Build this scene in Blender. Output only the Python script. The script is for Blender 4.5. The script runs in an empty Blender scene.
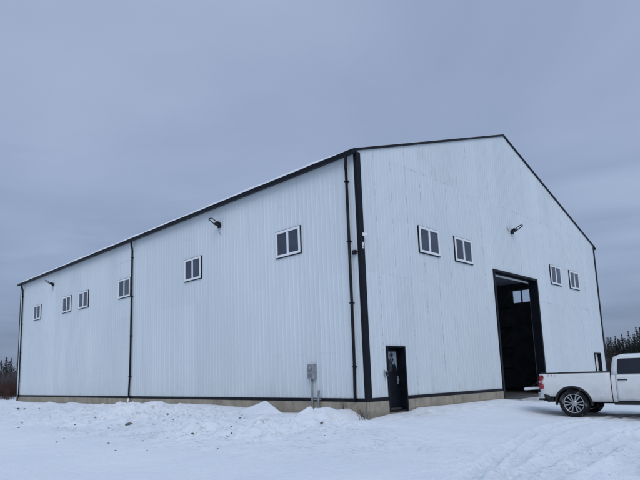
import bpy, math, random
import numpy as np
from mathutils import Vector, Matrix
rng = random.Random(7)
PI = math.pi
scene = bpy.context.scene
COL = scene.collection
R = math.radians

# ------------------------------------------------------------------ dimensions (metres)
W, L, H, RG = 22.3, 31.22, 8.0, 11.76          # gable width, length, eave height, ridge height

# ------------------------------------------------------------------ snow surface height
def _hash(ix, iy, s):
    n = (ix * 374761393 + iy * 668265263 + s * 1442695041) & 0x7fffffff
    n = ((n ^ (n >> 13)) * 1274126177) & 0x7fffffff
    return ((n ^ (n >> 16)) & 0xffff) / 65535.0 * 2 - 1
def vnoise(x, y, s=0):
    ix = np.floor(x).astype(np.int64); iy = np.floor(y).astype(np.int64)
    fx = x - ix; fy = y - iy
    fx = fx * fx * fx * (fx * (fx * 6 - 15) + 10); fy = fy * fy * fy * (fy * (fy * 6 - 15) + 10)
    a = _hash(ix, iy, s); b = _hash(ix + 1, iy, s); c = _hash(ix, iy + 1, s); d = _hash(ix + 1, iy + 1, s)
    return (a + (b - a) * fx) * (1 - fy) + (c + (d - c) * fx) * fy
def sstep(a, b, t):
    t = np.clip((t - a) / (b - a), 0, 1)
    return t * t * (3 - 2 * t)
LK_Y = [-1.0, 0.0, .15, .72, 1.5, 2.6, 4.0, 4.9, 5.6, 7.0, 8.4, 9.9, 13.3, 17, 21, 25, 27.5, 30, 34]
LK_Z = [-.50, -.53, -.50, -.21, -.35, -.42, -.44, -.42, -.30, -.24, -.19, -.20, -.28, -.33, -.37, -.39, -.36, -.36, -.38]
GK_X = [0, .5, 1.0, 2.0, 2.6, 5, 8.6, 9.6, 13, 15, 22]
GK_Z = [-.55, -.52, -.47, -.46, -.36, -.37, -.35, -.43, -.43, -.38, -.38]
RUTS = [([(-7.4, -7.0), (-5.74, -6.43), (-3.0, -5.6), (-.31, -4.98), (1.64, -4.64), (3.97, -4.72), (6.0, -5.6), (9, -8)], .16, .055),
        ([(-7.2, -7.25), (-5.2, -6.75), (-2.8, -5.95), (-.2, -5.35), (1.5, -5.1), (3.6, -5.2), (5.6, -6.1), (8.4, -8.6)], .13, .03),
        ([(-7.2, -7.6), (-5.39, -6.95), (-3.2, -6.72), (-1.51, -6.58), (.89, -6.34), (2.6, -6.45), (6, -7.6)], .20, .06),
        ([(-7.0, -8.1), (-5.18, -7.28), (-3.83, -7.2), (-1.27, -6.95), (1.2, -6.85), (4, -7.5)], .22, .06),
        ([(-6.2, -8.9), (-3.9, -7.9), (-1.4, -7.5), (1.5, -7.6), (4, -8.4)], .25, .05)]
def polydist(x, y, pts):
    best = np.full(np.shape(x), 1e9)
    sign = np.zeros(np.shape(x))
    for (ax, ay), (bx, by) in zip(pts[:-1], pts[1:]):
        dx, dy = bx - ax, by - ay
        t = np.clip(((x - ax) * dx + (y - ay) * dy) / (dx * dx + dy * dy), 0, 1)
        qx = x - ax - t * dx; qy = y - ay - t * dy
        d = np.hypot(qx, qy)
        m = d < best
        best = np.where(m, d, best)
    return best
def ground_z(x, y):
    x = np.asarray(x, float); y = np.asarray(y, float)
    base = -.84 + .007 * np.clip(x + 13, -60, 60) + .0035 * np.clip(y + 10, -40, 70)
    base = base + .05 * vnoise(x * .12, y * .12, 1)
    nx = np.clip(x, 0, W); ny = np.clip(y, 0, L)
    ex = np.maximum(nx - x, x - nx); ey = np.maximum(ny - y, y - ny)
    d = np.hypot(x - nx, y - ny)
    hl = np.interp(y, LK_Y, LK_Z); hg = np.interp(x, GK_X, GK_Z)
    outl = np.maximum(-x, 0); outg = np.maximum(-y, 0)
    a = np.where(y >= 0, 0.0, np.where(x >= 0, 1.0, np.arctan2(outg, outl + 1e-9) / (PI / 2)))
    dl = d + .35 * vnoise(x * .5, y * .5, 3) * sstep(.6, 2, d)
    gl = sstep(6.2, 1.0, dl) * (1 - .10 * (1 - np.clip(d, 0, 1)))
    gl = np.where(y > L, gl * sstep(8, 0, y - L), gl)
    gg = sstep(4.2, -.3, dl)
    zl = base + (hl - base) * gl
    zg = base + (hg - base) * gg
    z = zl * (1 - a) + zg * a
    bank = (1 - a) * sstep(7.5, 3.0, d) * sstep(.5, 1.4, d) * sstep(-3, 0, y) * sstep(36, 26, y)
    z = z + bank * (.15 * vnoise(x * 1.1, y * 1.1, 5) + .17 * vnoise(x * 2.7, y * 2.7, 6) * sstep(-.3, .5, vnoise(x * .6, y * .6, 9))
                    + .075 * vnoise(x * 6.5, y * 6.5, 7) * sstep(-.2, .5, vnoise(x * .8, y * .8, 12)) + .03 * vnoise(x * 12, y * 12, 8) * sstep(-.1, .5, vnoise(x * 1.1, y * 1.1, 13)))
    def bump(cx, cy, rx, ry, h):
        return h * np.exp(-((x - cx) / rx) ** 2 - ((y - cy) / ry) ** 2)
    z = z + bump(-3.4, 6.2, .8, 1.6, .16) + bump(-3.9, 3.4, .9, .8, .09) + bump(-2.4, .2, .7, .6, .12) + bump(-3.2, 8.5, .9, 1.4, .12) + bump(-4.6, 1.2, 1.2, .8, .05)
    open_ = 1 - sstep(2.2, 0, d)
    z = z + open_ * (.022 * vnoise(x * .7, y * .7, 20) + .012 * vnoise(x * 2.3, y * 2.3, 21) + .007 * vnoise(x * 6, y * 6, 22) * sstep(-.2, .4, vnoise(x * .5, y * .5, 23)))
    # tyre ruts
    for i, (pts, w, dep) in enumerate(RUTS):
        q = polydist(x, y, pts) + .05 * vnoise(x * 1.7, y * 1.7, 30 + i)
        edge = .5 * dep * np.exp(-((q - w * 1.45) / (w * .45)) ** 2)
        z = z - dep * sstep(w, w * .45, q) + edge * (1 + .8 * vnoise(x * 5, y * 5, 40 + i))
    rough = sstep(2.6, 1.0, polydist(x, y, RUTS[3][0]))
    z = z + rough * (.018 * vnoise(x * 3.5, y * 3.5, 50) + .017 * np.abs(vnoise(x * 7, y * 7, 51)) + .012 * vnoise(x * 14, y * 14, 52))
    for i, (pts, w, dep) in enumerate(RUTS[:2]):     # crumbs pressed up beside the first ruts
        q = polydist(x, y, pts); z = z + sstep(w * 3.2, w * .5, q) * (.014 * np.abs(vnoise(x * 6, y * 6, 53 + i)) + .008 * vnoise(x * 13, y * 13, 55 + i))
    # trampled path between the side door and the big doorway, and around the truck
    q = polydist(x, y, [(1.5, -.7), (2.6, -1.0), (5.0, -1.1), (8.5, -1.0), (11, -.7)])
    z = z + sstep(.75, .25, q) * (-.035 + .03 * vnoise(x * 5.5, y * 5.5, 60))
    q = polydist(x, y, [(-1.0, 1.2), (.2, -.8), (1.5, -.9)])
    z = z + sstep(.5, .15, q) * (-.02 + .03 * vnoise(x * 5, y * 5, 61))
    far = sstep(38, 60, np.hypot(x - 3, y - 3))
    z = z * (1 - far) + far * (-.55 + .35 * vnoise(x * .03, y * .03, 70))
    inside = (x > .06) & (x < W - .06) & (y > .06) & (y < L - .06)
    return np.where(inside, -1.0, z)
def gz(x, y): return float(ground_z(np.array([x]), np.array([y]))[0])
# ---- end of height function

# ------------------------------------------------------------------ tiny mesh builder
class MB:
    def __init__(s): s.v = []; s.f = []; s.sm = []
    def add(s, verts, faces, M=None, smooth=False):
        o = len(s.v)
        for p in verts:
            p = Vector(p)
            s.v.append(tuple(M @ p) if M is not None else tuple(p))
        for f in faces:
            s.f.append(tuple(o + i for i in f)); s.sm.append(smooth)
        return s
    def box(s, a, b, M=None):
        x0, y0, z0 = (min(a[i], b[i]) for i in range(3)); x1, y1, z1 = (max(a[i], b[i]) for i in range(3))
        v = [(x0, y0, z0), (x1, y0, z0), (x1, y1, z0), (x0, y1, z0), (x0, y0, z1), (x1, y0, z1), (x1, y1, z1), (x0, y1, z1)]
        return s.add(v, [(3, 2, 1, 0), (4, 5, 6, 7), (0, 1, 5, 4), (1, 2, 6, 5), (2, 3, 7, 6), (3, 0, 4, 7)], M)
    def prism(s, poly, ext, M=None):
        """poly: list of 3D points; ext: extrusion vector"""
        n = len(poly); e = Vector(ext)
        v = [Vector(p) for p in poly] + [Vector(p) + e for p in poly]
        f = [tuple(range(n - 1, -1, -1)), tuple(range(n, 2 * n))] + [(i, (i + 1) % n, n + (i + 1) % n, n + i) for i in range(n)]
        return s.add(v, f, M)
    def tube(s, pts, r, n=8, caps=True, closed=False, smooth=True):
        pts = [Vector(p) for p in pts]
        rs = r if isinstance(r, (list, tuple)) else [r] * len(pts)
        o = len(s.v); prev = None
        for i, p in enumerate(pts):
            if closed: t = pts[(i + 1) % len(pts)] - pts[i - 1]
            else: t = pts[min(i + 1, len(pts) - 1)] - pts[max(i - 1, 0)]
            t.normalize()
            if prev is None:
                u = t.orthogonal().normalized()
            else:
                u = (prev - t * prev.dot(t))
                u = u.normalized() if u.length > 1e-6 else t.orthogonal().normalized()
            prev = u; w = t.cross(u)
            for k in range(n):
                a = 2 * PI * k / n
                s.v.append(tuple(p + (u * math.cos(a) + w * math.sin(a)) * rs[i]))
        m = len(pts)
        for i in range(m if closed else m - 1):
            for k in range(n):
                j = (i + 1) % m
                s.f.append((o + i * n + k, o + i * n + (k + 1) % n, o + j * n + (k + 1) % n, o + j * n + k)); s.sm.append(smooth)
        if caps and not closed:
            s.f.append(tuple(o + k for k in range(n - 1, -1, -1))); s.sm.append(False)
            s.f.append(tuple(o + (m - 1) * n + k for k in range(n))); s.sm.append(False)
        return s
    def lathe(s, prof, n=48, M=None, smooth=True, caps=False):
        """prof: (radius, axial y); axis along local Y"""
        v = []; f = []
        for r, y in prof:
            for k in range(n):
                a = 2 * PI * k / n
                v.append((r * math.cos(a), y, r * math.sin(a)))
        for i in range(len(prof) - 1):
            for k in range(n):
                f.append((i * n + k, i * n + (k + 1) % n, (i + 1) * n + (k + 1) % n, (i + 1) * n + k))
        if caps:
            f.append(tuple(range(n))); f.append(tuple((len(prof) - 1) * n + k for k in range(n - 1, -1, -1)))
        return s.add(v, f, M, smooth)
    def grid(s, fn, us, vs, smooth=True, M=None):
        v = [fn(u, w) for u in us for w in vs]; m = len(vs)
        f = [(i * m + j, (i + 1) * m + j, (i + 1) * m + j + 1, i * m + j + 1) for i in range(len(us) - 1) for j in range(m - 1)]
        return s.add(v, f, M, smooth)
    def build(s, name, mat, parent=None, bevel=0, segs=2, solid=0, recalc=True):
        me = bpy.data.meshes.new(name); me.from_pydata(s.v, [], s.f); me.update()
        if recalc:
            import bmesh
            bm = bmesh.new(); bm.from_mesh(me)
            for fc, q in zip(bm.faces, s.sm): fc.smooth = q
            bmesh.ops.recalc_face_normals(bm, faces=bm.faces)
            bm.to_mesh(me); bm.free()
        else:
            me.polygons.foreach_set('use_smooth', s.sm)
        o = bpy.data.objects.new(name, me); COL.objects.link(o)
        if mat: me.materials.append(mat)
        if parent: o.parent = parent
        if solid:
            m = o.modifiers.new('s', 'SOLIDIFY'); m.thickness = solid; m.offset = 0
        if bevel:
            m = o.modifiers.new('b', 'BEVEL'); m.width = bevel; m.segments = segs; m.limit_method = 'ANGLE'; m.angle_limit = R(40)
        return o
def tag(o, label=None, cat=None, group=None, kind=None):
    if label: o['label'] = label
    if cat: o['category'] = cat
    if group: o['group'] = group
    if kind: o['kind'] = kind
    return o
def empty(name, loc=(0, 0, 0), rz=0, label=None, cat=None, group=None):
    o = bpy.data.objects.new(name, None); COL.objects.link(o); o.location = loc; o.rotation_euler = (0, 0, rz)
    o.empty_display_size = .2
    return tag(o, label, cat, group)
def copy_tree(o, parent=None):
    c = o.copy(); COL.objects.link(c)
    if parent: c.parent = parent
    for ch in list(o.children): copy_tree(ch, c)
    return c

# ------------------------------------------------------------------ materials
class NT:
    def __init__(s, name):
        s.m = bpy.data.materials.new(name); s.m.use_nodes = True
        s.t = s.m.node_tree; s.n = s.t.nodes
        s.b = s.n['Principled BSDF']; s.out = s.n['Material Output']
    def node(s, typ, **k):
        n = s.n.new(typ)
        for a, v in k.items():
            if a.startswith('i_'): n.inputs[a[2:].replace('_', ' ')].default_value = v
            else: setattr(n, a, v)
        return n
    def link(s, a, b): s.t.links.new(a, b)
    def coord(s, scale=(1, 1, 1), kind='Object', loc=(0, 0, 0)):
        c = s.node('ShaderNodeTexCoord'); m = s.node('ShaderNodeMapping')
        m.inputs['Scale'].default_value = scale; m.inputs['Location'].default_value = loc
        s.link(c.outputs[kind], m.inputs['Vector']); return m.outputs['Vector']
    def noise(s, vec, scale, detail=4, rough=.55):
        n = s.node('ShaderNodeTexNoise'); n.inputs['Scale'].default_value = scale
        n.inputs['Detail'].default_value = detail; n.inputs['Roughness'].default_value = rough
        s.link(vec, n.inputs['Vector']); return n.outputs['Fac']
    def ramp(s, fac, stops):
        r = s.node('ShaderNodeValToRGB'); e = r.color_ramp.elements
        while len(e) < len(stops): e.new(.5)
        for k, (p, c) in enumerate(stops):
            e[k].position = p; e[k].color = (*c, 1) if not isinstance(c, (int, float)) else (c, c, c, 1)
        s.link(fac, r.inputs['Fac']); return r.outputs['Color']
    def mix(s, fac, a, b, mode='MIX'):
        m = s.node('ShaderNodeMix', data_type='RGBA', blend_type=mode)
        for idx, v in ((0, fac), (6, a), (7, b)):
            sock = m.inputs[idx]
            if hasattr(v, 'links'): s.link(v, sock)
            elif isinstance(v, (int, float)): sock.default_value = v if idx == 0 else (v, v, v, 1)
            else: sock.default_value = (*v, 1)
        return m.outputs[2]
    def math(s, op, a, b=None, c=None):
        m = s.node('ShaderNodeMath', operation=op)
        for k, v in enumerate((a, b, c)):
            if v is None: continue
            if hasattr(v, 'links'): s.link(v, m.inputs[k])
            else: m.inputs[k].default_value = v
        return m.outputs[0]
    def set(s, col=None, rough=None, metal=None, spec=None):
        for nm, v in (('Base Color', col), ('Roughness', rough), ('Metallic', metal), ('Specular IOR Level', spec)):
            if v is None: continue
            if hasattr(v, 'links'): s.link(v, s.b.inputs[nm])
            elif isinstance(v, tuple): s.b.inputs[nm].default_value = (*v, 1)
            else: s.b.inputs[nm].default_value = v
        return s
    def bump(s, h, dist=.02, strength=.5):
        b = s.node('ShaderNodeBump'); b.inputs['Strength'].default_value = strength; b.inputs['Distance'].default_value = dist
        s.link(h, b.inputs['Height']); s.link(b.outputs['Normal'], s.b.inputs['Normal']); return s
def simple(name, col, rough=.6, metal=0, var=.18, scale=6, bump=0, spec=.5):
    t = NT(name); v = t.coord()
    n = t.noise(v, scale, 5)
    lo = tuple(c * (1 - var) for c in col); hi = tuple(min(1, c * (1 + var)) for c in col)
    t.set(t.ramp(n, [(.3, lo), (.7, hi)]), t.ramp(t.noise(v, scale * 2.3, 3), [(.3, max(0, rough - .1)), (.7, min(1, rough + .1))]), metal, spec)
    if bump: t.bump(t.noise(v, scale * 8, 3), .01, bump)
    return t.m

def wall_material(name, gable):
    t = NT(name); v = t.coord()
    sep = t.node('ShaderNodeSeparateXYZ'); t.link(v, sep.inputs[0])
    along = sep.outputs['X'] if gable else sep.outputs['Y']; z = sep.outputs['Z']
    big = t.noise(t.coord((.25, .25, .12)), 1.0, 3)
    col = t.ramp(big, [(.3, (.64, .70, .73)), (.7, (.71, .762, .785))])
    # every sheet has its own slight tone
    sheet = t.math('FLOOR', t.math('MULTIPLY', along, 1 / .914))
    row = t.math('FLOOR', t.math('DIVIDE', t.math('SUBTRACT', z, -.02), 4.05))
    wn = t.node('ShaderNodeTexWhiteNoise', noise_dimensions='2D')
    cb = t.node('ShaderNodeCombineXYZ'); t.link(sheet, cb.inputs[0]); t.link(row, cb.inputs[1]); t.link(cb.outputs[0], wn.inputs['Vector'])
    col = t.mix(1.0, col, t.ramp(wn.outputs['Value'], [(0, .945), (1, 1.0)]), 'MULTIPLY')
    # vertical streaks of grime running down the ribs
    st = t.noise(t.coord((5, 5, .22)), 1.6, 6, .65)
    col = t.mix(t.ramp(st, [(.48, 0.0), (.75, .30 if gable else .24)]), col, (.50, .53, .56))
    # side laps: broken dark lines every 0.914 m
    fr = t.math('FRACT', t.math('MULTIPLY', along, 1 / .914))
    line = t.math('LESS_THAN', fr, .034 if gable else .018)
    dash = t.ramp(t.noise(t.coord((.9, .9, 3.2)), 1.3, 4, .7), [(.45, 0.0), (.57, .8)])
    amt = t.math('MULTIPLY', t.math('MULTIPLY', line, dash), t.math('MULTIPLY_ADD', wn.outputs['Value'], .58, .16) if gable else .22)
    col = t.mix(amt, col, (.16, .165, .17))
    # end laps and screw rows
    for zz, s_ in (((4.03, .46), (8.10, .48)) if gable else ((6.95, .36), (1.5, .10), (4.0, .08))):
        near = t.math('LESS_THAN', t.math('ABSOLUTE', t.math('SUBTRACT', z, zz)), .022)
        dd = t.math('MULTIPLY', t.ramp(t.noise(t.coord((1.1, 1.1, .1), loc=(zz, zz, 0)), 2.2, 4, .7), [(.46, 0.0), (.60, 1.0)]), t.ramp(t.noise(t.coord((.22, .22, .1), loc=(zz, 3, 0)), 1.0, 2), [(.42, 0.05), (.60, 1.0)]))
        col = t.mix(t.math('MULTIPLY', t.math('MULTIPLY', near, dd), s_), col, (.26, .28, .31))
    if gable:   # rusty-grey stains on a few sheets
        for (x0, x1, z0, z1) in ((3.7, 6.2, 8.1, 9.6), (14.7, 16.2, 8.3, 10.0), (17.3, 18.6, 6.4, 7.6)):
            mx = t.math('MULTIPLY', t.math('GREATER_THAN', along, x0), t.math('LESS_THAN', along, x1))
            mz = t.math('MULTIPLY', t.math('GREATER_THAN', z, z0), t.math('LESS_THAN', z, z1))
            ns = t.ramp(t.noise(t.coord((7, 7, .8)), 2.0, 6, .7), [(.46, 0.0), (.66, .34)])
            fd = t.ramp(t.noise(t.coord((.8, .8, .8)), 1.3, 3), [(.40, 0.0), (.58, 1.0)])
            col = t.mix(t.math('MULTIPLY', t.math('MULTIPLY', t.math('MULTIPLY', mx, mz), ns), fd), col, (.40, .36, .30))
    # splash dirt close to the base
    low = t.math('MULTIPLY', t.ramp(z, [(0, 1.0), (.9, 0.0)]), t.ramp(t.noise(t.coord((1.5, 1.5, 1)), 1.5, 5), [(.4, 0.0), (.75, .30)]))
    col = t.mix(low, col, (.42, .41, .39))
    t.set(col, t.ramp(st, [(.3, .38), (.7, .58)]), 0, .35)
    t.bump(t.noise(t.coord((1, 1, .35)), 2.2, 3), .05, .22)
    return t.m

M = {}
M['side'] = wall_material('side_panel', False)
M['gable'] = wall_material('gable_panel', True)
M['black'] = simple('black_trim', (.0045, .0065, .0115), .5, 0, .3, 3, 0, .22)
M['liner'] = simple('dark_liner', (.26, .30, .36), .85, 0, .3, 1.2, 0, .15)
M['girt'] = simple('dark_girt', (.10, .12, .15), .7, 0, .3, 3, 0, .2)
M['white'] = simple('white_vinyl', (.80, .82, .84), .4, 0, .05, 5)
M['floor'] = simple('slab', (.075, .072, .07), .7, 0, .35, 1.3, .3)
M['roof'] = simple('roof_sheet', (.10, .11, .12), .5, 0, .15, 1)
M['grey_metal'] = simple('galvanised', (.30, .32, .34), .45, .35, .2, 9)
M['lamp'] = simple('lamp_body', (.008, .010, .015), .5, 0, .2, 10, 0, .25)
M['lens'] = simple('lamp_lens', (.35, .38, .42), .2, 0, .1, 10)
def concrete():
    t = NT('concrete'); v = t.coord()
    a = t.noise(t.coord((1, 1, .6)), 1.1, 6, .65)
    col = t.ramp(a, [(.25, (.27, .235, .180)), (.5, (.365, .32, .25)), (.75, (.46, .41, .325))])
    b = t.noise(t.coord((1.6, 1.6, 1.3)), 1.8, 6, .7)
    col = t.mix(t.ramp(b, [(.50, 0.0), (.72, .55)]), col, (.14, .125, .11))
    c = t.noise(v, 26, 3); col = t.mix(t.ramp(c, [(.4, 0.0), (.8, .3)]), col, (.17, .16, .14))
    sep = t.node('ShaderNodeSeparateXYZ'); t.link(v, sep.inputs[0])
    seam = t.math('LESS_THAN', t.math('FRACT', t.math('MULTIPLY', t.math('ADD', sep.outputs['X'], sep.outputs['Y']), 1 / 2.44)), .008)
    col = t.mix(t.math('MULTIPLY', seam, .6), col, (.10, .09, .08))
    # damp darker band low down
    wet = t.ramp(t.math('ADD', t.math('MULTIPLY', sep.outputs['Z'], -1.6), t.math('MULTIPLY', a, .5)), [(.75, 0.0), (1.0, .45)])
    col = t.mix(wet, col, (.12, .11, .095))
    t.set(col, .88, 0, .25); t.bump(t.noise(v, 14, 6), .02, .5); return t.m
M['concrete'] = concrete()
def snow_material(ground):
    t = NT('snow_ground' if ground else 'snow'); v = t.coord()
    a = t.noise(t.coord((.5, .5, .5)), .6, 5)
    col = t.ramp(a, [(.3, (.75, .775, .815)), (.7, (.83, .845, .87))])
    if ground:
        sep = t.node('ShaderNodeSeparateXYZ'); t.link(v, sep.inputs[0])
        X, Y, Z = sep.outputs
        def region(cx, cy, rx, ry):
            q = t.math('ADD', t.math('POWER', t.math('ABSOLUTE', t.math('DIVIDE', t.math('SUBTRACT', X, cx), rx)), 2.0),
                       t.math('POWER', t.math('ABSOLUTE', t.math('DIVIDE', t.math('SUBTRACT', Y, cy), ry)), 2.0))
            return t.ramp(q, [(.25, 1.0), (1.0, 0.0)])
        # gravel showing through where traffic scraped the snow
        grit = t.ramp(t.noise(v, 13, 5, .75), [(.555, 0.0), (.63, 1.0)])
        patch = t.ramp(t.noise(v, 1.6, 4, .6), [(.44, 0.0), (.60, 1.0)])
        g = t.math('MULTIPLY', t.math('MULTIPLY', grit, patch), t.math('MAXIMUM', region(-3.2, -7.1, 5.5, 1.5), region(2.5, -7.2, 4.5, 1.0)))
        col = t.mix(t.math('MULTIPLY', g, .75), col, (.30, .28, .26))
        # scraped grey ground by the big doorway and the trampled path
        p2 = t.ramp(t.noise(v, 2.3, 6, .7), [(.40, 0.0), (.60, 1.0)])
        dw = t.math('MULTIPLY', p2, region(11.2, -.35, 3.0, .95))
        col = t.mix(t.math('MULTIPLY', dw, .85), col, (.26, .235, .205))
        pt = t.math('MULTIPLY', t.ramp(t.noise(v, 3.2, 6, .7), [(.46, 0.0), (.64, 1.0)]), region(4.2, -.8, 4.2, .8))
        col = t.mix(t.math('MULTIPLY', pt, .28), col, (.36, .34, .31))
        un = t.math('MULTIPLY', t.ramp(t.noise(v, 2.6, 6, .7), [(.42, 0.0), (.62, 1.0)]), region(6.2, -5.6, 1.6, 2.6))
        col = t.mix(t.math('MULTIPLY', un, .5), col, (.33, .31, .29))
        ap = t.node('ShaderNodeAttribute', attribute_name='rut_mask')
        col = t.mix(t.math('MULTIPLY', ap.outputs['Fac'], t.ramp(t.noise(v, 5, 6, .7), [(.35, .12), (.65, .42)])), col, (.50, .52, .55))  # greyer tone inside the tyre ruts
        # faint soil dusting over the ploughed bank
        bk = t.math('MULTIPLY', t.ramp(t.noise(v, 2.1, 6, .7), [(.44, 0.0), (.62, .75)]), region(-3.8, 9, 3.8, 17))
        gr2 = t.ramp(t.noise(v, 9, 5, .7), [(.47, 0.0), (.62, 1.0)])
        col = t.mix(t.math('MULTIPLY', bk, gr2), col, (.34, .32, .30))
    col = t.mix(1.0, col, t.ramp(t.noise(v, 45, 4, .7), [(.3, .94), (.7, 1.0)]), 'MULTIPLY')
    t.set(col, .75, 0, .25)
    t.b.inputs['Subsurface Weight'].default_value = 0.0
    h = t.math('ADD', t.math('MULTIPLY', t.noise(v, 7, 5, .6), 1.0), t.math('MULTIPLY', t.noise(v, 34, 4, .6), .35))
    t.bump(h, .05, .9)
    return t.m
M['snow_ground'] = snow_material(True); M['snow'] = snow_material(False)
def pane_material():
    t = NT('window_pane'); v = t.coord()
    n = t.noise(t.coord((1, 1, 2)), 1.3, 4)
    oi = t.node('ShaderNodeObjectInfo'); sp_ = t.node('ShaderNodeSeparateXYZ'); t.link(t.coord(), sp_.inputs[0])
    k_ = t.math('ADD', t.math('MULTIPLY', n, .8), t.math('MULTIPLY', oi.outputs['Random'], .5))
    t.set(t.ramp(k_, [(.2, (.020, .027, .044)), (.75, (.052, .066, .100)), (.95, (.085, .10, .135))]), .09, 0, .6)
    t.bump(t.noise(v, .8, 2), .02, .05); return t.m
M['pane'] = pane_material()
def thin_glass():
    t = NT('clear_pane')
    tr = t.node('ShaderNodeBsdfTransparent'); gl = t.node('ShaderNodeBsdfGlossy'); gl.inputs['Roughness'].default_value = .03
    tr.inputs['Color'].default_value = (.86, .90, .93, 1)
    fr = t.node('ShaderNodeFresnel'); mx = t.node('ShaderNodeMixShader')
    t.link(fr.outputs[0], mx.inputs[0]); t.link(tr.outputs[0], mx.inputs[1]); t.link(gl.outputs[0], mx.inputs[2])
    t.link(mx.outputs[0], t.out.inputs['Surface']); return t.m
M['clear'] = thin_glass()
def patchy():
    t = NT('patchy_door_pane'); v = t.coord()
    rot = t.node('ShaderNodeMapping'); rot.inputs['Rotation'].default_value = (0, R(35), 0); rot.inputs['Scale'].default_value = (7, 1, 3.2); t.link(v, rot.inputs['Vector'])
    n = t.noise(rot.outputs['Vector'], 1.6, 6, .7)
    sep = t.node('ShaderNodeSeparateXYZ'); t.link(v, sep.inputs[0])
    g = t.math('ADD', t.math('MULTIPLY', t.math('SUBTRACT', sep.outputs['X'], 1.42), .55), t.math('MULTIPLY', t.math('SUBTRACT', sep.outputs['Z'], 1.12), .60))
    f = t.ramp(t.math('ADD', t.math('ADD', n, t.math('MULTIPLY', t.noise(v, 5, 3), .5)), g), [(.92, 0.0), (1.0, .75)])  # whitish patches on the dark pane, more towards upper right
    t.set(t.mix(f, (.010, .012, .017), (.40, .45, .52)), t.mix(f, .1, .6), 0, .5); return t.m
M['patchy_pane'] = patchy()

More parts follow.
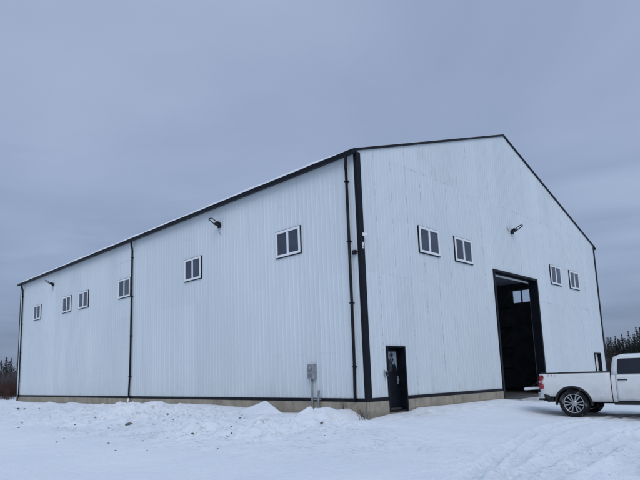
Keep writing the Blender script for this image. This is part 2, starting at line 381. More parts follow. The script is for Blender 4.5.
# ------------------------------------------------------------------ world, sun, camera
def make_world():
    w = bpy.data.worlds.new('World'); scene.world = w; w.use_nodes = True
    nt = w.node_tree; n = nt.nodes; n.clear()
    out = n.new('ShaderNodeOutputWorld'); bg = n.new('ShaderNodeBackground'); bg.inputs['Strength'].default_value = .1
    sky = n.new('ShaderNodeTexSky'); sky.sky_type = 'NISHITA'; sky.sun_disc = False
    sky.sun_elevation = R(42); sky.sun_rotation = R(222); sky.air_density = 1.0; sky.dust_density = 2.0
    tc = n.new('ShaderNodeTexCoord'); sp = n.new('ShaderNodeSeparateXYZ'); nt.links.new(tc.outputs['Generated'], sp.inputs[0])
    # overcast layer: brightness by elevation
    rp = n.new('ShaderNodeValToRGB'); e = rp.color_ramp.elements
    stops = [(0.0, (2.0, 2.48, 3.65)), (.06, (2.3, 2.92, 4.35)), (.16, (2.95, 3.73, 5.38)), (.35, (3.18, 3.95, 5.70)), (.63, (3.50, 4.28, 6.05)), (.80, (5.2, 6.9, 9.8)), (1.0, (7.2, 9.4, 13.0))]
    K = 13.0
    while len(e) < len(stops): e.new(.5)
    for k, (p, c) in enumerate(stops): e[k].position = p; e[k].color = (*[q / K for q in c], 1)
    nt.links.new(sp.outputs['Z'], rp.inputs['Fac'])
    # soft cloud structure, stretched along the horizon
    dv = n.new('ShaderNodeMath'); dv.operation = 'ADD'; dv.inputs[1].default_value = .22; nt.links.new(sp.outputs['Z'], dv.inputs[0])
    vd = n.new('ShaderNodeVectorMath'); vd.operation = 'DIVIDE'; cb = n.new('ShaderNodeCombineXYZ')
    for k in range(3): nt.links.new(dv.outputs[0], cb.inputs[k])
    nt.links.new(tc.outputs['Generated'], vd.inputs[0]); nt.links.new(cb.outputs[0], vd.inputs[1])
    n1 = n.new('ShaderNodeTexNoise'); n1.inputs['Scale'].default_value = .9; n1.inputs['Detail'].default_value = 5; n1.inputs['Roughness'].default_value = .5
    n1.inputs['Distortion'].default_value = .4
    nt.links.new(vd.outputs[0], n1.inputs['Vector'])
    r1 = n.new('ShaderNodeValToRGB'); q = r1.color_ramp.elements
    q[0].position = .30; q[0].color = (.82, .845, .88, 1); q[1].position = .70; q[1].color = (1.16, 1.145, 1.11, 1)
    nt.links.new(n1.outputs['Fac'], r1.inputs['Fac'])
    mu = n.new('ShaderNodeMix'); mu.data_type = 'RGBA'; mu.blend_type = 'MULTIPLY'; mu.inputs[0].default_value = 1
    nt.links.new(rp.outputs['Color'], mu.inputs[6]); nt.links.new(r1.outputs['Color'], mu.inputs[7])
    # thin streaky layer low over the horizon
    m2 = n.new('ShaderNodeMapping'); m2.inputs['Scale'].default_value = (1.3, 1.3, 11); m2.inputs['Location'].default_value = (.4, 0, .2); nt.links.new(tc.outputs['Generated'], m2.inputs['Vector'])
    n2 = n.new('ShaderNodeTexNoise'); n2.inputs['Scale'].default_value = 1.6; n2.inputs['Detail'].default_value = 5; n2.inputs['Distortion'].default_value = .6; nt.links.new(m2.outputs[0], n2.inputs['Vector'])
    r2_ = n.new('ShaderNodeValToRGB'); g = r2_.color_ramp.elements; g[0].position = .35; g[0].color = (.84, .87, .90, 1); g[1].position = .68; g[1].color = (1.17, 1.16, 1.13, 1); nt.links.new(n2.outputs['Fac'], r2_.inputs['Fac'])
    fz = n.new('ShaderNodeMapRange'); fz.inputs[1].default_value = .12; fz.inputs[2].default_value = .42; fz.inputs[3].default_value = 1; fz.inputs[4].default_value = 0; nt.links.new(sp.outputs['Z'], fz.inputs[0])
    mu2 = n.new('ShaderNodeMix'); mu2.data_type = 'RGBA'; mu2.blend_type = 'MULTIPLY'; nt.links.new(fz.outputs[0], mu2.inputs[0]); nt.links.new(mu.outputs[2], mu2.inputs[6]); nt.links.new(r2_.outputs['Color'], mu2.inputs[7]); mu = mu2
    sc = n.new('ShaderNodeVectorMath'); sc.operation = 'SCALE'; sc.inputs['Scale'].default_value = K
    nt.links.new(mu.outputs[2], sc.inputs[0])
    mx = n.new('ShaderNodeMix'); mx.data_type = 'RGBA'; mx.inputs[0].default_value = .90
    nt.links.new(sky.outputs['Color'], mx.inputs[6]); nt.links.new(sc.outputs[0], mx.inputs[7])
    nt.links.new(mx.outputs[2], bg.inputs['Color']); nt.links.new(bg.outputs[0], out.inputs['Surface'])
make_world()
sun = bpy.data.objects.new('sun', bpy.data.lights.new('sun', 'SUN')); COL.objects.link(sun)
sun.data.energy = .95; sun.data.angle = R(38); sun.data.color = (1.0, .995, .98)
az = R(222); el = R(42)
sd = Vector((math.sin(az) * math.cos(el), math.cos(az) * math.cos(el), math.sin(el)))
sun.rotation_euler = sd.to_track_quat('Z', 'Y').to_euler()
cam = bpy.data.objects.new('camera', bpy.data.cameras.new('camera')); COL.objects.link(cam); scene.camera = cam
yaw, pitch, roll = .7635, .1498, -.0281
f = Vector((math.sin(yaw) * math.cos(pitch), math.cos(yaw) * math.cos(pitch), math.sin(pitch)))
r_ = Vector((math.cos(yaw), -math.sin(yaw), 0)); u_ = r_.cross(f)
r2 = r_ * math.cos(roll) + u_ * math.sin(roll); u2 = -r_ * math.sin(roll) + u_ * math.cos(roll)
mw = Matrix((r2, u2, -f)).transposed().to_4x4(); mw.translation = Vector((-13.5738, -10.7151, .756)); cam.matrix_world = mw
cam.data.sensor_width = 36; cam.data.lens = 554.2946 / 640 * 36
cam.data.shift_x = 34.1559 / 640; cam.data.shift_y = 53.6553 / 640
cam.data.clip_end = 3000; cam.data.clip_start = .05
scene.view_settings.view_transform = 'Standard'; scene.view_settings.look = 'None'; scene.view_settings.exposure = 0; scene.view_settings.gamma = 1

# ------------------------------------------------------------------ ground
def axis(a, b, step, lo, hi):
    c = list(np.arange(a, b, step)); s = step; x = b
    while x < hi: c.append(x); s *= 1.13; x += s
    c.append(hi); s = step; x = a - step; d = []
    while x > lo: d.append(x); s *= 1.13; x -= s
    d.append(lo); return np.array(d[::-1] + c)
def make_ground():
    xs = axis(-9, 7, .05, -900, 900); ys = axis(-9.5, 12, .05, -900, 900)
    X, Y = np.meshgrid(xs, ys, indexing='ij'); Z = ground_z(X, Y)
    n, m = X.shape; V = np.stack([X, Y, Z], -1).reshape(-1, 3)
    i = np.arange(n * m).reshape(n, m)
    F = np.stack([i[:-1, :-1], i[1:, :-1], i[1:, 1:], i[:-1, 1:]], -1).reshape(-1, 4)
    me = bpy.data.meshes.new('snowy_ground')
    me.vertices.add(len(V)); me.vertices.foreach_set('co', V.astype(np.float32).ravel())
    me.loops.add(F.size); me.loops.foreach_set('vertex_index', F.astype(np.int32).ravel())
    me.polygons.add(len(F)); me.polygons.foreach_set('loop_start', np.arange(0, F.size, 4, dtype=np.int32))
    me.polygons.foreach_set('loop_total', np.full(len(F), 4, dtype=np.int32))
    me.update(calc_edges=True); me.polygons.foreach_set('use_smooth', np.ones(len(F), dtype=bool))
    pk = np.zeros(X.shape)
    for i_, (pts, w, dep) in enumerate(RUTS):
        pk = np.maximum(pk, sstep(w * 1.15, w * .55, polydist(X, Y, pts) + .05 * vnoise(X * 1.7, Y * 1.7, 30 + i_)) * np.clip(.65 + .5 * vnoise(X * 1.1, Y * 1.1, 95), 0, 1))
    at = me.attributes.new('rut_mask', 'FLOAT', 'POINT'); at.data.foreach_set('value', pk.astype(np.float32).ravel())
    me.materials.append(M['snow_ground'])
    o = bpy.data.objects.new('snowy_ground', me); COL.objects.link(o); tag(o, kind='structure')
make_ground()

# ------------------------------------------------------------------ the building
B = empty('industrial_building', (0, 0, 0), 0, 'large white metal clad gabled building with black trim and snowy roof edge', 'building')
GAR = (8.95, 13.46, -.33, 5.095)          # x0,x1,z0,z1 big doorway
DOOR = (1.05, 2.08, -.43, 1.67)
FDOOR = (20.42, 21.43, -.36, 1.64)
def roof_z(x): return H + (RG - H) * (1 - abs(x - W / 2) / (W / 2))
def rib_wall(length, top, holes, P, rib=.208, depth=.012, flat=.64, z0=-.02, off=0.0):
    """P(s,n,z) -> point; holes (s0,s1,z0,z1)"""
    ss = []
    k = 0
    while k * rib < length:
        a = k * rib + off
        for q in (0, flat * rib, (flat + .10) * rib, (1 - .10) * rib): ss.append(a + q)
        k += 1
    ss = [s for s in ss if 0 < s < length] + [0, length]
    for h in holes: ss += [h[0], h[1]]
    if length == W: ss.append(W / 2)
    ss = sorted(set(round(s, 4) for s in ss))
    def n(s):
        t = ((s - off) % rib) / rib
        if t <= flat: return 0
        if t <= flat + .10: return depth * (t - flat) / .10
        if t <= .90: return depth
        return depth * (1 - t) / .10
    mb = MB()
    for a, b in zip(ss[:-1], ss[1:]):
        if b - a < 1e-5: continue
        m = (a + b) / 2; cuts = sorted((h[2], h[3]) for h in holes if h[0] < m < h[1])
        za = z0; spans = []
        for c0, c1 in cuts:
            if c0 > za: spans.append((za, za, c0, c0))
            za = max(za, c1)
        spans.append((za, za, top(a), top(b)))
        na, nb = n(a + 1e-6), n(b - 1e-6)
        for p0, p1, q0, q1 in spans:
            mb.add([P(a, na, p0), P(b, nb, p1), P(b, nb, q1), P(a, na, q0)], [(0, 1, 2, 3)])
    return mb
RW = [(3.90, 5.20, 5.07, 6.03), (10.1, 11.4, 5.07, 6.03), (17.0, 18.3, 5.07, 6.03)]   # windows in the far side wall (y0,y1,z0,z1)
rib_wall(W, roof_z, [GAR, DOOR, FDOOR], lambda s, n, z: (s, -n, z), depth=.009).build('wall', M['gable'], B, recalc=False)['label'] = 'tall gable end wall with large open doorway'
rib_wall(L, lambda s: H, [], lambda s, n, z: (-n, s, z)).build('wall', M['side'], B, recalc=False)['label'] = 'long ribbed side wall with six windows'
rib_wall(L, lambda s: H, RW, lambda s, n, z: (W + n, s, z)).build('wall', M['side'], B, recalc=False)
rib_wall(W, roof_z, [], lambda s, n, z: (s, L + n, z)).build('wall', M['gable'], B, recalc=False)
# dark lining inside
T = .22
def sheet_with_holes(length, top, holes, P):
    ss = sorted(set([0, length, length / 2] + [q for h in holes for q in h[:2]])); mb = MB()
    for a, b in zip(ss[:-1], ss[1:]):
        m = (a + b) / 2; za = -.33
        for c0, c1 in sorted((h[2], h[3]) for h in holes if h[0] < m < h[1]):
            if c0 > za + 1e-4: mb.add([P(a, za), P(b, za), P(b, c0), P(a, c0)], [(0, 1, 2, 3)])
            za = max(za, c1)
        mb.add([P(a, za), P(b, za), P(b, top(b)), P(a, top(a))], [(0, 1, 2, 3)])
    return mb
lt = lambda s: roof_z(s) - .25
sheet_with_holes(W, lt, [GAR, DOOR, FDOOR], lambda s, z: (s, T, z)).build('wall_lining', M['liner'], B)
sheet_with_holes(W, lt, [], lambda s, z: (s, L - T, z)).build('wall_lining', M['liner'], B)
sheet_with_holes(L, lambda s: H - .2, [], lambda s, z: (T, s, z)).build('wall_lining', M['liner'], B)
sheet_with_holes(L, lambda s: H - .2, RW, lambda s, z: (W - T, s, z)).build('wall_lining', M['liner'], B)
mb = MB()
mb.add([(0, 0, H - .25), (W / 2, 0, RG - .25), (W / 2, L, RG - .25), (0, L, H - .25), (W, 0, H - .25), (W, L, H - .25)], [(0, 1, 2, 3), (1, 4, 5, 2)])
mb.build('ceiling_lining', M['liner'], B)
mb = MB()
for z in (.9, 2.2, 3.5, 4.8, 6.4, 7.5):
    for y0, y1 in ((T + .05, 3.85), (5.25, 10.05), (11.45, 16.95), (18.35, L - T - .05)): mb.box((W - T - .14, y0, z), (W - T - .005, y1, z + .07))
mb.build('wall_girt', M['girt'], B)
for y in (6.2, 12.4, 18.7, 24.9):
    mb = MB(); mb.box((W - T - .40, y - .10, -.32), (W - T - .145, y + .10, H - .5)); mb.build('column', M['girt'], B)
mb = MB(); mb.box((.05, .21, -.50), (W - .05, L - .05, -.325)); mb.box((GAR[0] + .01, -.03, -.50), (GAR[1] - .01, .205, -.33))
mb.build('floor', M['floor'], B)
# foundation: butted pieces
mb = MB(); FT = -.055; FB = -1.3; q = .03
xs = [(-q, DOOR[0]), (DOOR[1], GAR[0]), (GAR[1], FDOOR[0]), (FDOOR[1], W + q)]
for a, b in xs: mb.box((a, -q, FB), (b, .2, FT))
for a, b, zt in ((DOOR[0], DOOR[1], -.44), (GAR[0], GAR[1], -.51), (FDOOR[0], FDOOR[1], -.37)): mb.box((a, -q + .003, FB), (b, .2, zt))
mb.box((-q, .2, FB), (.19, L, FT)); mb.box((W - .2, .2, FB), (W + q, L, FT)); mb.box((-q, L, FB), (W + q, L + q, FT))
mb.build('foundation', M['concrete'], B, bevel=.012)
# base trim
e = .034
for a, b in xs: mb = MB(); mb.box((a if a > 0 else -e, -e, -.052), (b if b < W else W + e, .02, .052)); mb.build('base_trim', M['black'], B)
mb = MB(); mb.box((-e, .022, -.052), (.02, L + e, .052)); mb.build('base_trim', M['black'], B)
# corner trims
for sx, sy, cx, cy in ((1, 1, 0, 0), (-1, 1, W, 0), (1, -1, 0, L), (-1, -1, W, L)):
    wx = .18 if (sx, sy) == (1, 1) else .12; wy = .085 if (sx, sy) == (1, 1) else .07; o = .037
    mb = MB()
    a = [(cx - sx * o, cy - sy * o), (cx + sx * wx, cy - sy * o), (cx + sx * wx, cy + sy * .003), (cx + sx * .003, cy + sy * .003), (cx + sx * .003, cy + sy * wy), (cx - sx * o, cy + sy * wy)]
    mb.prism([(x, y, .055) for x, y in a], (0, 0, H - .06 - .055)); mb.build('corner_trim', M['black'], B)
# roof sheets and snow, rake trims, gutters
sl = (RG - H) / (W / 2); ov = .16
for s in (-1, 1):
    ex = W / 2 + s * (W / 2 + ov); ez = H - sl * ov
    y0, y1 = -.05, L + .05
    mb = MB(); mb.prism([(ex, y0, ez), (W / 2, y0, RG), (W / 2, y0, RG + .05), (ex, y0, ez + .05)], (0, y1 - y0, 0))
    rf = mb.build('roof', M['roof'], B)
    # snow lying on the sheet, uneven edge
    mb = MB(); ys = np.linspace(y0 + .02, y1 - .02, 160); xs_ = [0, .004, .02, .06, .14, .4, 1]
    sn = []
    for y in ys:
        t = .125 + .028 * float(vnoise(np.array([y * .9]), np.array([3.1 + s]), 80)[0]) + .015 * float(vnoise(np.array([y * 4.0]), np.array([9.1]), 81)[0])
        if s > 0: t *= .55
        t = .022 + (t - .022) * float(sstep(0, 1.6, min(y - y0, y1 - y)))
        d = .03 * float(vnoise(np.array([y * 1.7]), np.array([1.0]), 82)[0])
        row = []
        for k, u in enumerate(xs_):
            x = ex + (W / 2 - ex) * u + s * (.075 + d) * (1 - u)
            zz = RG - abs(x - W / 2) * sl + .053
            prof = (0, .55, .85, 1, 1, 1, 1)[k]
            row.append((x, float(y), zz + t * prof))
        sn.append(row)
    mb.grid(lambda i, j: sn[i][j], range(len(ys)), range(len(xs_)))
    for row in (sn[0], sn[-1]): mb.add(row + [(W / 2, row[0][1], RG + .052)], [tuple(range(len(row) + 1))])
    mb.build('snow_cover', M['snow'], rf)
    rt = MB(); n0 = .105
    rt.prism([(ex, -.058, ez + .055), (W / 2 - s * 0, -.058, RG + .055), (W / 2, -.058, RG + .055 - .085), (ex, -.058, ez + .055 - .085)], (0, .055, 0))
    rt.build('rake_trim', M['black'], B)
    gx = ex
    prof = [(0, -.02), (s * .02, -.02), (s * .02, -.10), (s * .105, -.11), (s * .12, -.02), (s * .14, -.02), (s * .13, -.13), (0, -.125)]
    mb = MB(); mb.prism([(gx + p[0] - s * .03, -.075, ez + p[1] + .005) for p in prof], (0, L + .15, 0))
    gt = mb.build('gutter', M['black'], B)
    for yy in (-.079, L + .075):
        mb = MB(); mb.prism([(gx - s * .03 + p[0], yy, ez + p[1] + .005) for p in ((0, -.02), (s * .14, -.02), (s * .13, -.13), (0, -.125))], (0, .004, 0)); mb.build('end_cap', M['black'], gt)
# soffit closing the eave
mb = MB(); mb.box((-.15, .02, H - .085), (-.02, L, H - .07)); mb.build('soffit', M['black'], B)
# downspouts
def downspout(y, elbow=None, dy=0.0, size=.047):
    mb = MB(); x = -.085; s = size
    top = [(-.24, y - .14, H - .18), (-.23, y - .13, H - .30), (-.10, y, H - .52), (x, y, H - .62)]
    mb.tube(top, s, 8); mb.tube([(x, y, H - .60), (x, y + dy * .3, 2.2), (x, y + dy * .45, 1.2), (x, y + dy, .25), (x, y + dy, -.04)], s, 8)
    o = mb.build('downspout', M['black'], B)
    for z in (7.0, 5.0, 3.0, 1.0):
        mb = MB(); yy = y + dy * (.3 * (H - z) / 5.8 if z > 2 else .55); mb.box((x - s - .004, yy - s - .012, z), (-.012, yy + s + .012, z + .035)); mb.build('strap', M['black'], o)
    if not elbow: return
    mb = MB()
    yy = y + dy
    mb.tube([(x, yy, -.02), (x - .01, yy, -.09), (x - .07, yy - .08, -.13), (x - .10, yy - .10, -.20), (x - .10, yy - .10, -.62)], .042, 8)
    mb.build('outlet_elbow', M[elbow], o)
downspout(.37, dy=.05); downspout(14.62, 'white', dy=.16); downspout(L - .62, 'black', dy=0)

# windows: dark surround > white frame, two panes
def window(c, ax, nrm, w, h, open_pane=False):
    """c: lower-left corner; ax: unit along wall; nrm: outward unit"""
    c, ax, nrm = Vector(c), Vector(ax), Vector(nrm); up = Vector((0, 0, 1))
    def slab(mb, a0, a1, z0, z1, n0, n1):
        p = c + ax * a0 + up * z0 + nrm * n0
        mb.prism([p, p + ax * (a1 - a0), p + ax * (a1 - a0) + up * (z1 - z0), p + up * (z1 - z0)], nrm * (n1 - n0))
    def ring(a0, a1, z0, z1, t, n0, n1, tb=None):
        mb = MB(); tb = tb or t
        slab(mb, a0, a1, z0, z0 + tb, n0, n1); slab(mb, a0, a1, z1 - tb, z1, n0, n1)
        slab(mb, a0, a0 + t, z0 + tb, z1 - tb, n0, n1); slab(mb, a1 - t, a1, z0 + tb, z1 - tb, n0, n1); return mb
    wn = ring(-.020, w + .020, -.024, h + .014, .026, -.03, .026).build('window', M['black'], B)
    mb = ring(.005, w - .005, .005, h - .005, .085, -.03, .052)
    slab(mb, w / 2 - .045, w / 2 + .045, .09, h - .09, -.03, .046)
    mb.build('frame', M['white'], wn, bevel=.006)
    for a0, a1, n in ((.088, w / 2 - .043, .012), (w / 2 + .043, w - .088, .020)):
        mb = MB(); slab(mb, a0, a1, .088, h - .088, n, n + .008); mb.build('pane', M['clear'] if open_pane else M['pane'], wn)
for y0 in (2.61, 8.64, 14.87, 19.83, 22.22, 27.13): window((-.02, y0 + 1.275, 5.065), (0, -1, 0), (-1, 0, 0), 1.275, .97)
for x0 in (3.35, 5.84, 15.21, 17.78): window((x0, -.02, 5.06), (1, 0, 0), (0, -1, 0), 1.345, .97)
for y0, y1, z0, z1 in RW: window((W + .02, y0 + .002, z0 + .002), (0, 1, 0), (1, 0, 0), y1 - y0 - .004, z1 - z0 - .004, True)
for y0, y1, z0, z1 in RW:
    mb = MB()
    for a, b in (((W - T - .005, y0 - .06, z0 - .06), (W - .06, y1 + .06, z0)), ((W - T - .005, y0 - .06, z1), (W - .06, y1 + .06, z1 + .06)),
                 ((W - T - .005, y0 - .06, z0), (W - .06, y0, z1)), ((W - T - .005, y1, z0), (W - .06, y1 + .06, z1))): mb.box(a, b)
    mb.build('window_reveal', M['liner'], B)
# doors
def door(D, leafmat, mat_frame, pane_mat, lbl):
    x0, x1, z0, z1 = D; t = .055
    mb = MB()
    mb.box((x0, -.045, z0 + .012), (x0 + t, .30, z1)); mb.box((x1 - t, -.045, z0 + .012), (x1, .30, z1)); mb.box((x0 + t, -.045, z1 - t), (x1 - t, .30, z1)); mb.box((x0 + t, -.02, z0), (x1 - t, .30, z0 + .045))
    d = MB(); d.box((x0 + t + .003, .235, z0 + .047), (x1 - t - .003, .28, z1 - t - .003))
    for a, b in ((.02, .44), (.50, .95)):
        pass
    leaf = d.build('door', leafmat, B, bevel=.004); leaf['label'] = lbl
    mb.build('door_frame', mat_frame, leaf)
    w = MB(); px0, px1 = x0 + .16, x1 - .16; pz0, pz1 = z1 - .82, z1 - .17
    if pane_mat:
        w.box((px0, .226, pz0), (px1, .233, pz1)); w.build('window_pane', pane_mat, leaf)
        w = MB()
        for a, b in (((px0 - .03, .222, pz0 - .03), (px1 + .03, .2345, pz0)), ((px0 - .03, .222, pz1), (px1 + .03, .2345, pz1 + .03)), ((px0 - .03, .222, pz0), (px0, .2345, pz1)), ((px1, .222, pz0), (px1 + .03, .2345, pz1))): w.box(a, b)
        w.build('pane_trim', mat_frame, leaf)
    w = MB(); hx = x1 - t - .09; w.box((hx - .03, .222, z0 + .86), (hx + .03, .2345, z0 + 1.12)); w.tube([(hx, .225, z0 + 1.0), (hx, .17, z0 + 1.0), (hx - .11, .165, z0 + 1.0)], .011, 8)
    w.build('handle', M['grey_metal'], leaf)
    return leaf
door(DOOR, M['black'], M['black'], M['patchy_pane'], 'black entrance door with whitish patches on upper pane')
fl = door(FDOOR, M['white'], M['black'], None, 'white door set in a black frame')
fl.location.y = -.10
for c in fl.children:
    if c.name.startswith('door_frame'): c.location.y = .10
# big doorway: jambs, header, raised overhead door
x0, x1, z0, z1 = GAR
mb = MB(); mb.box((x0, -.05, z0 + .01), (x0 + .12, .32, z1)); mb.box((x1 - .12, -.05, z0 + .01), (x1, .32, z1)); mb.box((x0 + .12, -.05, z1 - .10), (x1 - .12, .32, z1))
mb.build('doorway_frame', M['black'], B)
mb = MB()
for k in range(5): mb.box((x0 + .1, .42 + k * 1.05, z1 - .08), (x1 - .1, .42 + k * 1.05 + 1.03, z1 - .02))
od = mb.build('overhead_door', M['girt'], B)
mb = MB(); mb.box((x0 + .1, .365, z1 - .155), (x1 - .1, .415, z1 - .03)); mb.build('bottom_strip', M['white'], od)
for x in (x0 + .07, x1 - .07):
    mb = MB(); mb.box((x - .03, .34, -.30), (x + .03, .36, z1 - .2)); mb.tube([(x, .37, z1 - .2), (x, .5, z1 - .02), (x, .9, z1 + .05), (x, 5.6, z1 + .05)], .03, 6)
    mb.build('door_track', M['girt'], B)

# ------------------------------------------------------------------ things on the walls
def flood_light(loc, nrm, along, label, wire):
    n, a, up = Vector(nrm), Vector(along), Vector((0, 0, 1))
    t = empty('flood_light', loc, 0, label, 'wall light', 'flood lights high on the walls'); t.scale = (.8, .8, .8)
    def P(p): return n * p[0] + a * p[1] + up * p[2]
    Mx = Matrix((( n.x, a.x, 0, 0), (n.y, a.y, 0, 0), (0, 0, 1, 0), (0, 0, 0, 1)))
    mb = MB(); mb.box((0.012, -.10, -.12), (.11, .10, .10), Mx); mb.build('junction_box', M['lamp'], t, bevel=.01)
    mb = MB(); mb.box((.10, -.15, -.05), (.30, .15, .10), Mx @ Matrix.Rotation(R(-18), 4, 'Y')); mb.build('housing', M['lamp'], t, bevel=.015)
    ring = [P(p) for p in ((.25, -.14, .08), (.48, -.15, .20), (.62, -.14, .27), (.66, 0, .285), (.62, .14, .27), (.48, .15, .20), (.25, .14, .08))]
    mb = MB(); mb.tube(ring, .026, 8); mb.build('lamp_arm', M['lamp'], t)
    mb = MB(); mb.box((.28, -.12, .055), (.31, .12, .085), Mx @ Matrix.Rotation(R(-18), 4, 'Y')); mb.build('lens', M['lens'], t)
    mb = MB(); mb.tube([P(p) for p in wire], .011, 6); mb.build('cable', M['lamp'], t)
flood_light((-.02, 7.28, 7.06), (-1, 0, 0), (0, 1, 0), 'black flood light on long side wall above the window nearest the middle downspout',
            [(.08, .0, -.10), (.07, .03, -.28), (.03, -.05, -.45), (.02, -.10, -.50)])
flood_light((-.02, 25.1, 7.08), (-1, 0, 0), (0, 1, 0), 'small distant flood light near the far end of the long side wall',
            [(.08, .0, -.10), (.07, .03, -.28), (.03, -.05, -.45)])
flood_light((11.1, -.02, 7.05), (0, -1, 0), (1, 0, 0), 'black flood light on gable wall above the big doorway',
            [(.08, -.08, -.06), (.05, -.35, -.05), (.03, -.5, .08), (.025, -.55, .26)])
# electric meter with conduits
t = empty('electric_meter', (-.02, 2.22, -.75), 0, 'grey electric meter box with conduits on the long wall beside the corner', 'meter')
mb = MB(); mb.box((-.16, -.14, 1.42), (-.004, .14, 1.92)); mb.build('meter_box', M['grey_metal'], t, bevel=.012)
mb = MB(); mb.lathe([(.0, -.075), (.06, -.07), (.085, -.02), (.085, 0)], 24, Matrix.Translation((-.165, 0, 1.76)) @ Matrix.Rotation(R(-90), 4, 'Z')); mb.build('meter_dial', simple('meter_glass', (.22, .24, .26), .15), t)
mb = MB(); mb.box((-.172, -.09, 1.48), (-.161, .09, 1.60)); mb.build('cover_plate', simple('meter_plate', (.17, .18, .20), .5), t)
mb = MB(); mb.tube([(-.08, 0, 1.42), (-.08, .01, .9), (-.08, .02, .0)], .034, 10); mb.build('conduit', M['grey_metal'], t)
mb = MB(); mb.tube([(-.08, -.27, .0), (-.08, -.27, .86), (-.09, -.30, .98), (-.14, -.36, 1.04), (-.20, -.38, 1.0)], .034, 10); mb.build('conduit', M['grey_metal'], t)
for q in (.34, .74): mb = MB(); mb.box((-.065, -.33, q), (-.012, .08, q + .045)); mb.build('bracket', M['grey_metal'], t)
# security camera on the corner
t = empty('security_camera', (.12, -.04, 5.18), 0, 'small white security camera on the black corner trim', 'camera')
mb = MB(); mb.box((-.06, -.05, -.07), (.06, 0, .08)); mb.build('base', M['white'], t, bevel=.01)
mb = MB(); mb.lathe([(.0, -.09), (.05, -.075), (.075, -.03), (.08, .02), (.08, .06)], 20, Matrix.Translation((.04, -.10, -.02)) @ Matrix.Rotation(R(-50), 4, 'X')); mb.build('dome', M['white'], t); t.scale = (.72, .72, .72)
t = empty('sensor', (.06, -.04, 4.82), 0, 'white wall sensor on the corner trim just below the security camera', 'sensor')
mb = MB(); mb.prism([(-.03, 0, -.14), (.04, 0, -.14), (.025, 0, .15), (-.025, 0, .15)], (0, -.06, 0)); mb.build('sensor_body', M['white'], t, bevel=.008)
mb = MB(); mb.box((-.02, -.068, -.09), (.025, -.0605, -.02)); mb.build('sensor_lens', M['lamp'], t); t.scale = (.7, .7, .7)
t = empty('key_pad', (.93, -.02, .79), 0, 'small grey key pad on the wall left of the black door', 'key pad')
mb = MB(); mb.box((-.07, -.06, -.09), (.07, 0, .09)); mb.build('housing', M['grey_metal'], t, bevel=.012)
mb = MB(); mb.box((-.045, -.068, -.06), (.045, -.0605, .05)); mb.build('button_plate', M['lamp'], t)
t = empty('hose_bib', (-.02, .20, 4.62), 0, 'small dark cable box on the side wall between corner trim and downspout', 'cable box')
mb = MB(); mb.box((-.09, -.07, -.07), (-.0, .07, .07)); mb.build('housing', M['lamp'], t, bevel=.01)
mb = MB(); mb.tube([(-.05, -.07, 0), (-.05, -.16, .01)], .015, 8); mb.build('cable', M['lamp'], t)
t.name = 'cable_box'

# ------------------------------------------------------------------ snow covered sheet leaning on the bank
def snow_sheet():
    P = [Vector(p) for p in ((-.45, 4.157, -.012), (-1.25, 4.735, -.373), (-2.05, 3.098, -.80), (-1.15, 2.507, -.404))]
    c = sum(P, Vector()) / 4
    t = empty('wooden_sheet', c, 0, 'flat sheet buried in smooth snow, leaning as a sharp peak on the bank', 'sheet')
    nrm = (P[1] - P[0]).cross(P[3] - P[0]).normalized()
    if nrm.z < 0: nrm = -nrm
    N = 16
    def pt(u, v, h):
        a = P[0].lerp(P[3], u); b = P[1].lerp(P[2], u); return a.lerp(b, v) - c + nrm * h
    mb = MB(); mb.prism([pt(0, 0, -.06), pt(1, 0, -.06), pt(1, 1, -.06), pt(0, 1, -.06)], nrm * .03); mb.build('board', simple('plywood', (.22, .18, .13), .8), t)
    mb = MB()
    def sf(i, j):
        u, v = i / N, j / N; ed = min(u, 1 - u, v, 1 - v)
        h = -.028 + .06 * min(1, ed / .05) ** .5 + .015 * float(vnoise(np.array([u * 4]), np.array([v * 3]), 90)[0])
        return pt(u, v, h if ed > 0 else -.028)
    mb.grid(sf, range(N + 1), range(N + 1)); mb.build('snow_cover', M['snow'], t)
snow_sheet()

# ------------------------------------------------------------------ dirt clods on the bank
CLODS = [(-3.49, 17.2, 0.039, 0), (-4.6, 12.79, 0.041, 0), (-6.1, 8.16, 0.03, 0), (-5.36, 8.6, 0.036, 0), (-4.44, 9.03, 0.038, 0), (-5.21, 6.39, 0.023, 0), (-4.27, 5.95, 0.022, 0), (-3.6, 5.47, 0.039, 0), (-3.86, 4.72, 0.026, 0), (-3.5, 5.02, 0.026, 0), (-7.66, 4.32, 0.034, 0), (-7.19, 5.02, 0.027, 0), (-6.83, 3.06, 0.03, 0), (-7.42, 1.5, 0.022, 0), (-6.18, 2.49, 0.027, 0), (-6.95, 0.91, 0.017, 0), (-4.89, 2.11, 0.028, 0), (-6.8, 9.87, 0.041, 0), (-5.95, 12.11, 0.038, 0), (-3.24, 20.9, 0.06, 0), (-3.59, 18.9, 0.054, 0), (-4.75, 0.83, 0.018, 0), (-4.66, 0.73, 0.029, 0), (-5.04, 0.39, 0.025, 0), (-3.52, -1.42, 0.021, 0), (-3.17, -1.43, 0.017, 0), (-4.91, 2.12, 0.032, 0), (-4.2, 1.32, 0.026, 0), (-2.33, 3.28, 0.035, 0), (-6.02, -0.52, 0.027, 0), (-4.65, 6.11, 0.116, 1), (-2.38, -0.28, 0.054, 1)]
dirt_mats = [simple('soil', (.10, .092, .086), .9, 0, .4, 9, .6), simple('soil_pale', (.15, .14, .12), .9, 0, .35, 9, .6)]
